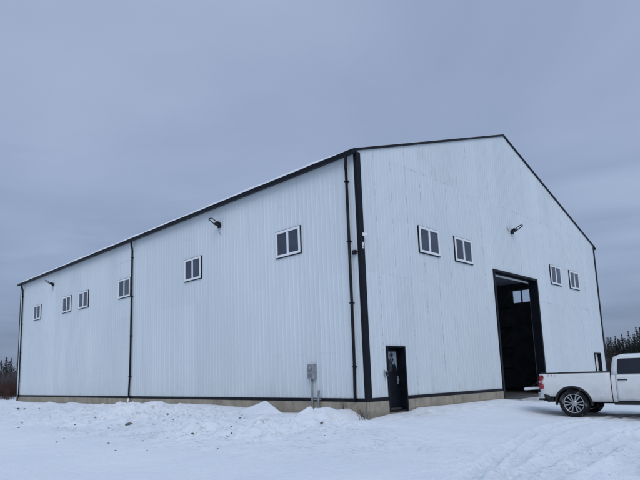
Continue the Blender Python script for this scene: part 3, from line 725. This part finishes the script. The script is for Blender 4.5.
def clod_mesh(seed, mat):
    import bmesh
    bm = bmesh.new(); bmesh.ops.create_icosphere(bm, subdivisions=3, radius=1)
    rr = random.Random(seed); o = Vector((rr.random() * 50, rr.random() * 50, rr.random() * 50))
    from mathutils import noise as mn
    for v in bm.verts:
        k = 1 + .45 * mn.noise(v.co * 1.3 + o) + .25 * mn.noise(v.co * 3.1 + o)
        v.co = v.co * k; v.co.z *= .62
    me = bpy.data.meshes.new('dirt_clod'); bm.to_mesh(me); bm.free(); me.materials.append(mat); return me
extra = []
for x, y, s, pale in CLODS:
    if pale or rng.random() < .8: continue
    for _ in range(rng.randint(1, 3)): extra.append((x + rng.gauss(0, .16), y + rng.gauss(0, .22), s * rng.uniform(.3, .75), 0))
CLODS = CLODS + extra
clod_meshes = [clod_mesh(k, dirt_mats[0]) for k in range(5)] + [clod_mesh(9, dirt_mats[1])]
for k, (x, y, s, pale) in enumerate(CLODS):
    o = bpy.data.objects.new('dirt_clod', clod_meshes[5 if pale else k % 5]); COL.objects.link(o)
    o.location = (x, y, gz(x, y) + s * .02); o.scale = (s, s * (.7 + .5 * rng.random()), s * (.7 + .4 * rng.random())); o.rotation_euler = (0, 0, rng.random() * 6)
    if pale: tag(o, 'large pale frozen clod, biggest lump on the snow bank' if s > .1 else 'pale rounded clod on the small mound beside the meter', 'clod')
    else: tag(o, 'dark frozen dirt clod lying on the snow bank', 'clod', 'dark dirt clods on the snow bank')
# dry weeds by the corner
wm = simple('dry_stem', (.075, .065, .055), .9, 0, .3, 8)
def weed(x, y, n, h, label):
    t = empty('dry_weed', (x, y, gz(x, y) - .02), 0, label, 'weed')
    mb = MB()
    for k in range(n):
        a = rng.random() * 6.28; l = h * (.6 + .5 * rng.random()); tl = .25 + .45 * rng.random()
        p0 = Vector((rng.uniform(-.12, .12), rng.uniform(-.12, .12), 0)); p1 = p0 + Vector((math.cos(a) * tl * l * .4, math.sin(a) * tl * l * .4, l * .6)); p2 = p1 + Vector((math.cos(a) * tl * l * .5, math.sin(a) * tl * l * .5, l * .35))
        mb.tube([p0, p1, p2], [.006, .005, .003], 5)
        for q in range(3):
            b = a + rng.uniform(-1.2, 1.2); s = p0.lerp(p1, .5) if q == 0 else p1.lerp(p2, rng.random())
            mb.tube([s, s + Vector((math.cos(b) * .09, math.sin(b) * .09, .08))], [.004, .002], 4)
    mb.build('stem', wm, t)
weed(-.28, .05, 9, .34, 'dry brown weed against the concrete at the building corner')
weed(-.24, .75, 7, .26, 'short dry weed against the concrete below the first downspout')

# ------------------------------------------------------------------ pickup truck
def paint():
    t = NT('white_paint'); v = t.coord()
    sep = t.node('ShaderNodeSeparateXYZ'); t.link(v, sep.inputs[0])
    d = t.noise(t.coord((1.5, 1, 2.5)), 2.2, 6, .65)
    low = t.ramp(sep.outputs['Z'], [(.45, 1.0), (1.0, .25)])
    f_ = t.math('MULTIPLY', low, t.ramp(d, [(.3, .12), (.75, .9)]))
    t.set(t.mix(f_, (.74, .75, .755), (.40, .39, .375)), t.ramp(f_, [(0, .25), (.8, .6)]), 0, .5)
    t.b.inputs['Coat Weight'].default_value = .35; t.b.inputs['Coat Roughness'].default_value = .12
    return t.m
P_ = dict(paint=paint(), plastic=simple('black_plastic', (.007, .008, .011), .55, 0, .25, 7), chrome=simple('chrome', (.62, .64, .66), .22, .9, .1, 4),
          glass=simple('tinted_glass', (.010, .013, .020), .08, 0, .2, 1), red=simple('tail_lens', (.30, .012, .028), .2, 0, .2, 5), redclear=simple('reverse_lens', (.45, .30, .32), .2),
          dark=simple('underbody', (.010, .011, .013), .85, 0, .3, 4, 0, .2), alloy=simple('alloy', (.42, .435, .45), .3, .75, .12, 5), head=simple('head_lens', (.55, .58, .6), .1), liner=simple('bed_liner', (.03, .032, .035), .8))
def tyre_mat():
    t = NT('rubber'); v = t.coord(); n = t.noise(v, 5, 6, .7)
    t.set(t.mix(t.ramp(n, [(.54, 0.0), (.70, .55)]), (.012, .013, .015), (.42, .43, .45)), .85, 0, .2); return t.m
P_['tyre'] = tyre_mat()
HD = R(176); ORG = Vector((4.74, -4.22, 0)) - Vector((math.cos(HD), -math.sin(HD), 0)) * .96
TR = empty('pickup_truck', (ORG.x, ORG.y, -.692), PI / 2 - HD, 'white crew cab pickup truck with its tailgate lowered', 'pickup truck')
def half_w(z):
    pts = [(.40, .90), (.50, .955), (.62, .978), (.90, 1.0), (1.10, 1.0), (1.16, .988), (1.30, .975), (1.40, .955)]
    return float(np.interp(z, [p[0] for p in pts], [p[1] for p in pts]))
TOPZ = 1.375; RA = .485; WB = 3.99; RT = .41
def arch_z(x, cx, base): 
    d = abs(x - cx); return max(base, RT + math.sqrt(max(0, RA * RA - d * d))) if d < RA else base
def stations(x0, x1, cxs):
    s = list(np.linspace(x0, x1, 14))
    for c in cxs: s += [c + RA * math.cos(a) for a in np.linspace(0, PI, 25) if x0 < c + RA * math.cos(a) < x1]
    return sorted(set(round(q, 4) for q in s))
def side_panel(name, x0, x1, base, top, cxs, side, mat=None, inset=0, parent=TR):
    mb = MB(); xs = stations(x0, x1, cxs); ts = np.linspace(0, 1, 13)
    def fn(x, t):
        b = base(x)
        for c in cxs: b = arch_z(x, c, b)
        z = b + (top(x) - b) * t
        y = half_w(z) - inset
        # fender swell around the arches
        for c in cxs:
            d = math.hypot(x - c, z - RT); y += .018 * math.exp(-((d - RA) / .09) ** 2)
        return (x, side * y, z)
    mb.grid(fn, xs, ts)
    return mb.build(name, mat or P_['paint'], parent, solid=.02)
for s in (-1, 1):
    bx0 = -1.13
    bs = side_panel('bed_side', bx0, 1.165, lambda x: .62 if x < 0 else .47, lambda x: TOPZ, [0], s)
    # arch moulding
    mb = MB(); angs = np.linspace(R(-6), R(186), 40)
    rows = []
    for a in angs:
        row = []
        for rr, oy in ((RA - .012, -.04), (RA - .012, .022), (RA + .012, .030), (RA + .05, .022), (RA + .055, .0)):
            x = rr * math.cos(a); z = RT + rr * math.sin(a); row.append((x, s * (half_w(max(z, .42)) + oy + .012), z))
        rows.append(row)
    mb.grid(lambda i, j: rows[i][j], range(len(angs)), range(5)); mb.build('arch_moulding', P_['plastic'], bs)
    mb = MB(); rows2 = [[(x_ + WB, y_, z_) for x_, y_, z_ in r] for r in rows]
    mb.grid(lambda i, j: rows2[i][j], range(len(angs)), range(5)); mb.build('arch_moulding', P_['plastic'], TR)
    # rail cap
    mb = MB(); mb.prism([(-1.10, s * .975, TOPZ - .006), (-1.10, s * .80, TOPZ - .006), (-1.10, s * .80, TOPZ + .03), (-1.10, s * .95, TOPZ + .034), (-1.10, s * .975, TOPZ + .02)], (2.26, 0, 0)); mb.build('rail_cap', P_['plastic'], bs, bevel=.006)
    # inner bed wall and wheel well
    mb = MB(); mb.box((-1.12, s * .79, .90), (1.16, s * .83, TOPZ - .01)); mb.build('bed_liner', P_['liner'], bs)
    # tail lamp
    # lens wraps around the rear corner: follows the body side
    tl = MB()
    outline = [(.86, -1.04), (.90, -1.01), (1.0, -1.02), (1.06, -1.06), (1.12, -1.065), (1.17, -1.03), (1.24, -1.005), (1.31, -1.01), (1.335, -1.04)]
    for (za, xa), (zb, xb) in zip(outline[:-1], outline[1:]):
        v = []
        for z, x in ((za, xa), (zb, xb)):
            y = half_w(z) + .016; v += [(x, s * y, z), (-1.15, s * y * .995, z), (-1.155, s * (y - .10), z)]
        tl.add(v, [(0, 1, 4, 3), (1, 2, 5, 4)], None, True)
    lamp = tl.build('tail_light', P_['red'], TR, solid=.006)
    mb = MB(); mb.box((-1.158, s * .985, 1.065), (-1.07, s * (half_w(1.1) + .022), 1.135)); mb.build('reverse_lens', P_['redclear'], lamp, bevel=.008)
    mb = MB(); mb.lathe([(.001, 0), (.028, 0), (.03, .01)], 16, Matrix.Translation((-1.045, s * (half_w(1.27) + .024), 1.275))); mb.build('lens_spot', P_['plastic'], lamp)
    # cab lower side pieces
    sill = lambda x: .47
    belt = lambda x: 1.295
    side_panel('cab_corner', 1.19, 1.30, sill, belt, [], s)
    rd = side_panel('rear_door', 1.308, 2.24, lambda x: .50 if x > 1.4 else .50, belt, [], s)
    fd = side_panel('front_door', 2.248, 3.30, lambda x: .50, belt, [], s)
    side_panel('front_fender', 3.308, 4.86, lambda x: .50 if x < 4.3 else .62, lambda x: 1.285 - .10 * ((x - 3.3) / 1.56) ** 2, [WB], s)
    mb = MB(); mb.box((1.19, s * .86, .38), (3.42, s * .935, .492)); mb.build('rocker_panel', P_['plastic'], TR, bevel=.015)
    for d_, hx in ((rd, 1.36), (fd, 2.31)):
        y = half_w(1.14)
        mb = MB(); mb.tube([(hx, s * (y + .008), 1.135), (hx + .03, s * (y + .038), 1.14), (hx + .21, s * (y + .038), 1.14), (hx + .24, s * (y + .008), 1.135)], .017, 8); mb.build('door_handle', P_['plastic'], d_)
    # greenhouse side
    def gy(z): return .962 + (.775 - .962) * (z - 1.295) / (1.84 - 1.295) - .0 * z
    def glass(x_, z): return (x_, s * (gy(z) + .012), z)
    mb = MB()
    rows = [(1.295, 1.19, 3.42), (1.45, 1.20, 3.22), (1.62, 1.215, 2.98), (1.78, 1.24, 2.76), (1.84, 1.28, 2.66)]
    g = [[(x0_ + (x1_ - x0_) * t, s * gy(z), z) for t in np.linspace(0, 1, 10)] for z, x0_, x1_ in rows]
    mb.grid(lambda i, j: g[i][j], range(len(rows)), range(10)); mb.build('cab_pillars', P_['paint'], TR, solid=.012)
    def rounded(poly, r=.06):
        out = []
        for i, p in enumerate(poly):
            a, b, c = Vector(poly[i - 1]), Vector(p), Vector(poly[(i + 1) % len(poly)])
            u, w = (a - b).normalized() * r, (c - b).normalized() * r
            for k in range(5):
                t = k / 4; out.append(tuple((b + u) * (1 - t) ** 2 + b * 2 * t * (1 - t) + (b + w) * t * t))
        return out
    for d_, poly in ((rd, [(1.345, 1.325), (2.20, 1.325), (2.20, 1.775), (1.365, 1.775)]), (fd, [(2.27, 1.325), (3.24, 1.325), (2.74, 1.775), (2.27, 1.775)])):
        pp = rounded([(p[0], p[1], 0) for p in poly])
        mb = MB(); mb.prism([(p[0], s * (gy(p[1]) + .004), p[1]) for p in pp], (0, s * .010, 0)); mb.build('side_window', P_['glass'], d_)
    # mirror
    mb = MB(); mb.box((3.02, s * 1.00, 1.28), (3.12, s * 1.22, 1.50)); mb.box((3.06, s * .94, 1.30), (3.10, s * 1.01, 1.36)); mb.build('side_mirror', P_['plastic'], TR, bevel=.03, segs=3)
    # headlight
    mb = MB(); mb.prism([(4.86, s * .62, .98), (4.86, s * .93, .98), (4.72, s * .975, 1.02), (4.72, s * .975, 1.10), (4.86, s * .93, 1.12), (4.86, s * .62, 1.12)], (.06, 0, 0)); mb.build('headlight', P_['head'], TR, bevel=.01)
# roof, rear window, windscreen, hood
mb = MB()
xr = np.linspace(1.28, 2.70, 12)
yr = np.linspace(-1, 1, 15)
def rf_(x, t):
    e_ = min(1, (x - 1.28) / .12, (2.70 - x) / .2); w_ = .785
    z = 1.838 + (.055 * max(0, e_) ** .5 + .02) * (1 - abs(t) ** 3)
    return (x, t * w_, z)
mb.grid(rf_, xr, yr); mb.build('cab_roof', P_['paint'], TR, solid=.02)
mb = MB(); mb.grid(lambda t, z: (1.19 + .09 * (z - 1.295) / .545 + .012, t * (.955 - .18 * (z - 1.295) / .545), z), np.linspace(-1, 1, 8), np.linspace(1.295, 1.85, 4)); cb_ = mb.build('cab_back', P_['paint'], TR, solid=.012)
mb = MB(); mb.box((1.195, -.93, .50), (1.205, .93, 1.295)); mb.build('cab_back', P_['paint'], TR)
mb = MB(); mb.grid(lambda t, z: (1.178 + .09 * (z - 1.295) / .545 + .006, t * (.78 - .14 * (z - 1.295) / .545), z), np.linspace(-1, 1, 6), np.linspace(1.36, 1.76, 3)); mb.build('rear_window', P_['glass'], TR, solid=.008)
mb = MB(); mb.grid(lambda t, q: (3.44 - .78 * q + .05 * (1 - t * t), t * (.90 - .14 * q), 1.29 + .555 * q), np.linspace(-1, 1, 10), np.linspace(0, 1, 6)); mb.build('windscreen', P_['glass'], TR, solid=.01)
mb = MB(); mb.grid(lambda x, t: (x, t * (.93 - .03 * ((x - 3.35) / 1.5)), 1.30 - .10 * ((x - 3.35) / 1.5) ** 1.6 + .035 * (1 - t ** 4) + .02 * math.exp(-((abs(t) - .55) / .12) ** 2)), np.linspace(3.33, 4.87, 12), np.linspace(-1, 1, 19)); mb.build('hood', P_['paint'], TR, solid=.02)
mb = MB(); mb.box((4.80, -.90, .62), (4.87, .90, 1.18)); mb.build('front_panel', P_['paint'], TR, bevel=.02)
mb = MB(); mb.box((4.872, -.60, .80), (4.91, .60, 1.15))
gr = mb.build('grille', P_['plastic'], TR, bevel=.01)
mb = MB()
for z in (.86, .94, 1.02, 1.10): mb.box((4.905, -.58, z), (4.925, .58, z + .025))
mb.build('grille_bar', P_['chrome'], gr)
mb = MB(); mb.prism([(4.78, -.98, .46), (4.95, -.86, .46), (5.0, -.5, .46), (5.0, .5, .46), (4.95, .86, .46), (4.78, .98, .46)], (0, 0, .24)); mb.build('front_bumper', P_['chrome'], TR, bevel=.03, segs=3)
# inner dark shell so door gaps read dark, seats, underbody
mb = MB(); mb.box((1.22, -.88, .45), (3.30, .88, 1.27)); mb.box((3.30, -.55, .45), (4.78, .55, 1.12)); mb.build('cab_interior', P_['dark'], TR)
mb = MB(); mb.box((1.32, -.66, 1.27), (2.6, .66, 1.80)); mb.build('headliner', P_['dark'], TR)
mb = MB()
for s in (-.5, .5): mb.box((-1.15, s - .05, .50), (4.7, s + .05, .64))
mb.tube([(0, -.75, RT), (0, .75, RT)], .05, 10); mb.tube([(WB, -.75, RT), (WB, .75, RT)], .045, 10)
mb.lathe([(.02, -.14), (.14, -.08), (.16, 0), (.14, .08), (.02, .14)], 16, Matrix.Translation((0, 0, RT))); mb.tube([(0, 0, RT), (2.4, 0, .52)], .04, 8)
mb.box((.55, -.55, .40), (1.9, -.12, .62)); mb.build('chassis', P_['dark'], TR)
mb = MB(); mb.tube([(-1.05, -.62, .47), (-.75, -.6, .48), (-.4, -.55, .52)], .04, 10); mb.tube([(-.4, -.55, .52), (.6, -.35, .50)], .035, 8); mb.build('exhaust_pipe', P_['dark'], TR)
# bed floor, bulkhead, wheel wells
mb = MB(); mb.box((-1.14, -.80, .84), (1.16, .80, .90)); mb.box((1.12, -.80, .90), (1.165, .80, TOPZ)); mb.build('bed_floor', P_['liner'], TR)
for s in (-1, 1):
    for cx in (0, WB):
        mb = MB(); o_ = []
        for a in np.linspace(0, PI, 16): o_.append([(cx + (RA - .005) * math.cos(a), s * .955, RT + (RA - .005) * math.sin(a)), (cx + (RA - .005) * math.cos(a), s * .55, RT + (RA - .005) * math.sin(a))])
        mb.grid(lambda i, j: o_[i][j], range(16), range(2)); mb.build('wheel_well', P_['dark'], TR)
# tailgate, lowered level; its inner face is dark and dusted with snow
mb = MB(); mb.prism([(-1.135, -.79, .845), (-1.68, -.79, .815), (-1.72, -.79, .83), (-1.72, -.79, .875), (-1.68, -.79, .895), (-1.135, -.79, .905)], (0, 1.58, 0)); tg = mb.build('tailgate', P_['paint'], TR, bevel=.012)
mb = MB(); mb.box((-1.66, -.74, .893), (-1.15, .74, .914)); mb.build('tailgate_liner', P_['liner'], tg)
mb = MB()
for s in (-1, 1): mb.tube([(-1.12, s * .80, 1.20), (-1.5, s * .80, .90)], .008, 6)
mb.build('tailgate_cable', P_['plastic'], tg)
# rear bumper with corner steps
mb = MB(); mb.prism([(-1.17, -.99, .56), (-1.02, -1.0, .56), (-1.02, -.95, .56), (-1.17, -.9, .56), (-1.17, .9, .56), (-1.02, .95, .56), (-1.02, 1.0, .56), (-1.17, .99, .56), (-1.27, .80, .56), (-1.29, .3, .56), (-1.29, -.3, .56), (-1.27, -.80, .56)], (0, 0, .19))
bp = mb.build('rear_bumper', P_['chrome'], TR, bevel=.025, segs=3)
for s in (-1, 1): mb = MB(); mb.prism([(-1.03, s * .93, .53), (-.74, s * .95, .53), (-.70, s * .95, .60), (-.80, s * .985, .66), (-1.03, s * 1.0, .70)], (0, s * .035, 0)); mb.build('bumper_corner', P_['plastic'], bp, bevel=.01)
mb = MB(); mb.box((-1.25, -.78, .752), (-1.16, .78, .775)); mb.box((-1.22, -.94, .50), (-1.04, .94, .556)); mb.build('step_pad', P_['plastic'], bp)
mb = MB(); mb.box((-1.36, -.05, .44), (-1.0, .05, .53)); mb.build('tow_hitch', P_['dark'], TR, bevel=.008)
mb = MB(); mb.prism([(-.95, -.92, .45), (-.62, -.92, .45), (-.60, -.92, .60), (-1.0, -.92, .60)], (0, .10, 0)); mb.build('mud_flap', P_['plastic'], TR); mb = MB(); mb.prism([(-.95, .82, .45), (-.62, .82, .45), (-.60, .82, .60), (-1.0, .82, .60)], (0, .10, 0)); mb.build('mud_flap', P_['plastic'], TR)
# decal near the tail: faint grey-red lettering
def decal(ch, x, col):
    cu = bpy.data.curves.new('decal', 'FONT'); cu.body = ch; cu.size = .115; cu.extrude = .0006
    o = bpy.data.objects.new('tmp', cu); COL.objects.link(o)
    bpy.context.view_layer.update()
    me = bpy.data.meshes.new_from_object(o); COL.objects.unlink(o); bpy.data.objects.remove(o)
    me.materials.clear(); me.materials.append(col)
    d = bpy.data.objects.new('decal', me); COL.objects.link(d); d.parent = TR
    d.matrix_local = Matrix.Translation((x, -(half_w(1.31) + .0135), 1.272)) @ Matrix.Rotation(R(90 + 6), 4, 'X')
gcol = simple('decal_grey', (.36, .36, .38), .5); rcol = simple('decal_red', (.45, .25, .27), .5)
for ch, x, c_ in (('Z', -.82, gcol), ('7', -.715, rcol), ('1', -.62, gcol)): decal(ch, x, c_)
# wheels
def wheel(x, y, s, steer=0):
    root = MB()
    prof = [(.288, -.10), (.312, -.125), (.345, -.132), (.385, -.122), (.402, -.105), (.408, -.06), (.41, 0), (.408, .06), (.402, .105), (.385, .122), (.345, .132), (.312, .125), (.288, .10)]
    Mt = Matrix.Translation((x, y, RT)) @ Matrix.Rotation(steer, 4, 'Z')
    root.lathe(prof, 64, Mt)
    # tread blocks
    for k in range(54):
        a = 2 * PI * k / 54
        for yy, da in ((-.085, 0), (-.03, .05), (.03, 0), (.085, .05)):
            Mb = Mt @ Matrix.Rotation(a + da, 4, 'Y') @ Matrix.Translation((.407, yy, 0)); root.box((-.01, -.022, -.016), (.010, .022, .016), Mb)
    wh = MB(); wh.lathe([(.02, s * .07), (.06, s * .085), (.07, s * .06)], 24, Mt)
    ty = root.build('wheel', P_['tyre'], TR)
    Mt = Mt @ Matrix.Diagonal((1.03, 1, 1.03, 1))
    rim = MB(); rim.lathe([(.272, s * .10), (.285, s * .118), (.278, s * .125), (.262, s * .115), (.255, s * .08), (.25, -s * .08)], 48, Mt)
    rim.lathe([(.001, s * .095), (.035, s * .095), (.045, s * .088), (.075, s * .086), (.085, s * .07)], 32, Mt)
    for k in range(6):
        for dq in (-.17, .17):
            a = 2 * PI * k / 6 + dq
            a2 = 2 * PI * k / 6 + dq * 1.25
            p0 = Vector((.06 * math.cos(a), 0, .06 * math.sin(a))); p1 = Vector((.262 * math.cos(a2), 0, .262 * math.sin(a2)))
            d = (p1 - p0).normalized(); sd_ = Vector((-d.z, 0, d.x))
            v = []
            for p, wd, yy in ((p0, .016, .083), (p1, .026, .104)):
                v += [p - sd_ * wd + Vector((0, s * (yy - .04), 0)), p + sd_ * wd + Vector((0, s * (yy - .04), 0)), p + sd_ * wd * .7 + Vector((0, s * yy, 0)), p - sd_ * wd * .7 + Vector((0, s * yy, 0))]
            rim.add(v, [(0, 1, 2, 3), (4, 7, 6, 5), (0, 4, 5, 1), (1, 5, 6, 2), (2, 6, 7, 3), (3, 7, 4, 0)], Mt)
    rim.build('rim', P_['alloy'], ty)
    bk = MB(); bk.lathe([(.001, s * .02), (.25, s * .02)], 32, Mt); bk.lathe([(.10, s * .025), (.17, s * .028)], 24, Mt); bk.build('brake_disc', P_['dark'], ty)
for x in (0, WB - .095):
    for s in (-1, 1): wheel(x, s * .845, s)

# fit the short bed: shift rear end and cab towards the rear axle, slightly lower rails
def fit_truck(o):
    if o.type == 'MESH' and o.name.split('.')[0] not in ('wheel', 'rim', 'brake_disc', 'decal'):
        for v in o.data.vertices:
            x, z = v.co.x, v.co.z
            if x < -1.0: x += .20
            elif x < -.55: x += .20 * (-.55 - x) / .45
            elif x > 1.1: x -= .095
            elif x > .55: x -= .095 * (x - .55) / .55
            v.co.x = x; v.co.z = z - .05 * min(1, max(0, (z - .9) / .4))
    elif o.type == 'MESH' and o.name.startswith('decal'):
        o.location.x += .12; o.location.z -= .05
    for c in o.children: fit_truck(c)
fit_truck(TR)

# ------------------------------------------------------------------ far trees
bark = simple('bark', (.060, .052, .045), .95, 0, .3, 3)
def needle_mat(name, col):
    t = NT(name); oi = t.node('ShaderNodeObjectInfo'); n = t.noise(t.coord(), 1.2, 4)
    c = t.ramp(n, [(.3, tuple(q * .55 for q in col)), (.7, tuple(q * 1.35 for q in col))])
    hv = t.ramp(oi.outputs['Random'], [(0, (.75, .8, .85)), (1, (1.25, 1.15, 1.05))])
    t.set(t.mix(1.0, c, hv, 'MULTIPLY'), .9, 0, .1); return t.m
nm = needle_mat('needles', (.030, .037, .033)); twig = needle_mat('twigs', (.062, .054, .050)); redtwig = needle_mat('red_twigs', (.088, .055, .047)); greytwig = needle_mat('grey_twigs', (.125, .110, .115))
def spruce(seed, h, wd, sparse):
    rr = random.Random(seed); t = empty('spruce_tree')
    mb = MB(); mb.tube([(0, 0, -.4), (0, 0, h * .5), (rr.uniform(-.1, .1), 0, h)], [h * .016, h * .010, .01], 6); mb.build('trunk', bark, t)
    mb = MB(); z = h * rr.uniform(.06, .16)
    while z < h:
        fr = (z / h); rad = wd * (1 - fr) ** .75 * rr.uniform(.75, 1.15) + .08
        for k in range(rr.randint(5, 7)):
            a = rr.random() * 6.283; l = rad * rr.uniform(.55, 1.1)
            if rr.random() < sparse: continue
            m = max(2, int(l / .28))
            for j in range(m):
                q = (j + .5) / m; c = Vector((math.cos(a) * l * q, math.sin(a) * l * q, z - l * q * .28 + rr.uniform(-.08, .08)))
                for _ in range(2):
                    sz = rr.uniform(.15, .32) * (1.05 - .55 * fr); d = Vector((rr.uniform(-1, 1), rr.uniform(-1, 1), rr.uniform(-.7, .25))).normalized() * sz
                    e_ = d.orthogonal().normalized() * sz * .45
                    e_.rotate(Matrix.Rotation(rr.random() * 6, 3, d))
                    mb.add([c - d * .3 - e_, c + d * 1.2, c - d * .3 + e_], [(0, 1, 2)])
        z += h * .021 * rr.uniform(.7, 1.3)
    mb.build('crown', nm, t, recalc=False); return t
def bare(seed, h, mat, name='bare_tree', spread=.5):
    rr = random.Random(seed); t = empty(name)
    trunk = MB(); top = Vector((rr.uniform(-.3, .3), rr.uniform(-.3, .3), h)); trunk.tube([(0, 0, -.4), top * .5, top], [h * .014, h * .009, .012], 6); trunk.build('trunk', bark, t)
    mb = MB()
    def br(p, d, l, r, lev):
        q = p + d * l; mb.tube([p, q], [r, r * .6], 4, caps=False)
        if lev == 0: return
        for k in range(3 + (lev == 1)):
            nd = (d + Vector((rr.uniform(-1, 1), rr.uniform(-1, 1), rr.uniform(-.3, .7))) * .75).normalized()
            br(p + d * l * rr.uniform(.35, 1), nd, l * rr.uniform(.45, .65), r * .6, lev - 1)
    for k in range(13):
        fr = rr.uniform(.28, .97); a = rr.random() * 6.283; d = Vector((math.cos(a) * spread, math.sin(a) * spread, .8)).normalized()
        br(top * fr, d, h * .20 * (1.15 - fr) + .5, h * .0045 + .012, 3)
    mb.build('crown', mat, t, recalc=False); return t
def shrub(seed, h, wd, mat):
    rr = random.Random(seed); t = empty('bare_shrub'); mb = MB()
    for k in range(26):
        a = rr.random() * 6.283; p = Vector((rr.uniform(-.3, .3) * wd, rr.uniform(-.3, .3) * wd, -.1)); l = h * rr.uniform(.55, 1.05)
        d = Vector((math.cos(a) * rr.uniform(.05, .5) * wd / h, math.sin(a) * rr.uniform(.05, .5) * wd / h, 1)).normalized()
        q = p + d * l; mb.tube([p, p.lerp(q, .5) + Vector((0, 0, .05)), q], [.016, .011, .005], 4, caps=False)
        for j in range(7):
            s_ = p.lerp(q, rr.uniform(.15, .95)); e_ = (d + Vector((rr.uniform(-1, 1), rr.uniform(-1, 1), rr.uniform(-.1, .6)))).normalized()
            w = s_ + e_ * l * rr.uniform(.12, .28); mb.tube([s_, w], [.009, .004], 3, caps=False)
            for _ in range(2):
                u = s_.lerp(w, rr.uniform(.3, 1)); mb.tube([u, u + Vector((rr.uniform(-1, 1), rr.uniform(-1, 1), rr.uniform(0, .9))) * l * .09], [.006, .003], 3, caps=False)
    mb.build('stem', mat, t, recalc=False); return t
sp = [spruce(11, 9.0, 2.5, .1), spruce(12, 10.0, 2.2, .2), spruce(13, 8.0, 2.7, .1), spruce(14, 11.0, 2.0, .3)]
ba = [bare(21, 8.5, twig), bare(22, 9.5, twig, spread=.4), bare(23, 7.5, twig)]
sh = [shrub(31, 2.4, 1.6, redtwig), shrub(32, 2.2, 1.7, greytwig), shrub(33, 2.9, 1.5, redtwig), shrub(34, 2.6, 1.8, twig)]
SPH = {o.name: h for o, h in zip(sp, (9.0, 10.0, 8.0, 11.0))}
used = set()
CX, CY = -13.57, -10.72
def place(proto, a, d, sc, label, cat, group):
    o = proto if proto not in used else copy_tree(proto); used.add(proto)
    x = CX + math.sin(a) * d; y = CY + math.cos(a) * d
    o.location = (x, y, gz(x, y) - .05); o.rotation_euler = (0, 0, rng.random() * 6.28); o.scale = (sc, sc, sc * rng.uniform(.92, 1.08))
    tag(o, label, cat, group)
LS = 'dark spruce in the wood behind the pickup truck'; LB = 'bare grey tree in the wood behind the pickup truck'
for k in range(110):     # right-hand wood
    a = R(71.5 + 15.5 * (k + rng.uniform(-.5, .5)) / 110); d = rng.uniform(122, 165)
    ht = 8.1 + 1.9 * (math.degrees(a) - 72) / 8; p_ = rng.choice(sp)
    place(p_, a, d, ht * rng.uniform(.78, 1.0) / SPH[p_.name], LS, 'tree', 'spruces in the wood behind the truck')
for k in range(100):    # lower spruces filling the wood between the tall ones
    a = R(71.5 + 15.5 * (k + rng.uniform(-.5, .5)) / 100); d = rng.uniform(114, 140)
    place(rng.choice((sp[0], sp[2])), a, d, (.62 + .14 * (math.degrees(a) - 72) / 8) * rng.uniform(.82, 1.08), LS, 'tree', 'spruces in the wood behind the truck')
for k in range(80):
    a = R(71.5 + 15.5 * (k + rng.uniform(-.5, .5)) / 80); d = rng.uniform(116, 150)
    hz = .72 + .18 * (math.degrees(a) - 72) / 8
    place(rng.choice(ba), a, d, hz * rng.uniform(.75, 1.05), LB, 'tree', 'bare trees in the wood behind the truck')
for k in range(110):
    a = R(71.5 + 15.5 * (k + rng.uniform(-.5, .5)) / 110); d = rng.uniform(100, 118)
    place(sh[3] if k % 3 else sh[1], a, d, rng.uniform(.9, 1.5), 'bare shrub at the foot of the wood behind the truck', 'shrub', 'shrubs below the wood')
for k in range(70):     # the wood carries on to the right
    a = R(87 + 12 * (k + rng.uniform(-.5, .5)) / 70); d = rng.uniform(116, 160); p_ = rng.choice(sp)
    place(p_, a, d, 10.5 * rng.uniform(.7, 1.0) / SPH[p_.name], LS, 'tree', 'spruces in the wood behind the truck')
    a = R(87 + 12 * (k + rng.uniform(-.5, .5)) / 70)
    if k % 2: place(rng.choice(ba), a, rng.uniform(112, 140), rng.uniform(.65, .9), LB, 'tree', 'bare trees in the wood behind the truck')
    place(sh[3] if k % 3 else sh[1], a, rng.uniform(98, 112), rng.uniform(.9, 1.5), 'bare shrub at the foot of the wood behind the truck', 'shrub', 'shrubs below the wood')
# left-hand edge
place(sp[2], R(16.95), 112, .86, 'tall dark spruce standing alone above the trees at the far left', 'tree', None)
for k in range(60):
    a = R(12.5 + 6.5 * (k + rng.uniform(-.5, .5)) / 60); d = rng.uniform(120, 150)
    place(rng.choice(sp + ba[:2]), a, d, rng.uniform(.54, .74), 'low dark tree in the far wood left of the building', 'tree', 'trees in the far wood on the left')
for k in range(70):
    a = R(12.5 + 6.5 * (k + rng.uniform(-.5, .5)) / 70); d = rng.uniform(72, 98)
    place(sh[1], a, d, rng.uniform(1.0, 1.55), 'grey bare bush in the thicket left of the building', 'shrub', 'grey bushes in the left thicket')
for k in range(90):
    a = R(12.5 + 6.5 * (k + rng.uniform(-.5, .5)) / 90); d = rng.uniform(57, 70)
    place(sh[0] if k % 2 else sh[2], a, d, rng.uniform(.38, .58), 'reddish bare shrub at the snow edge left of the building', 'shrub', 'reddish shrubs on the left')
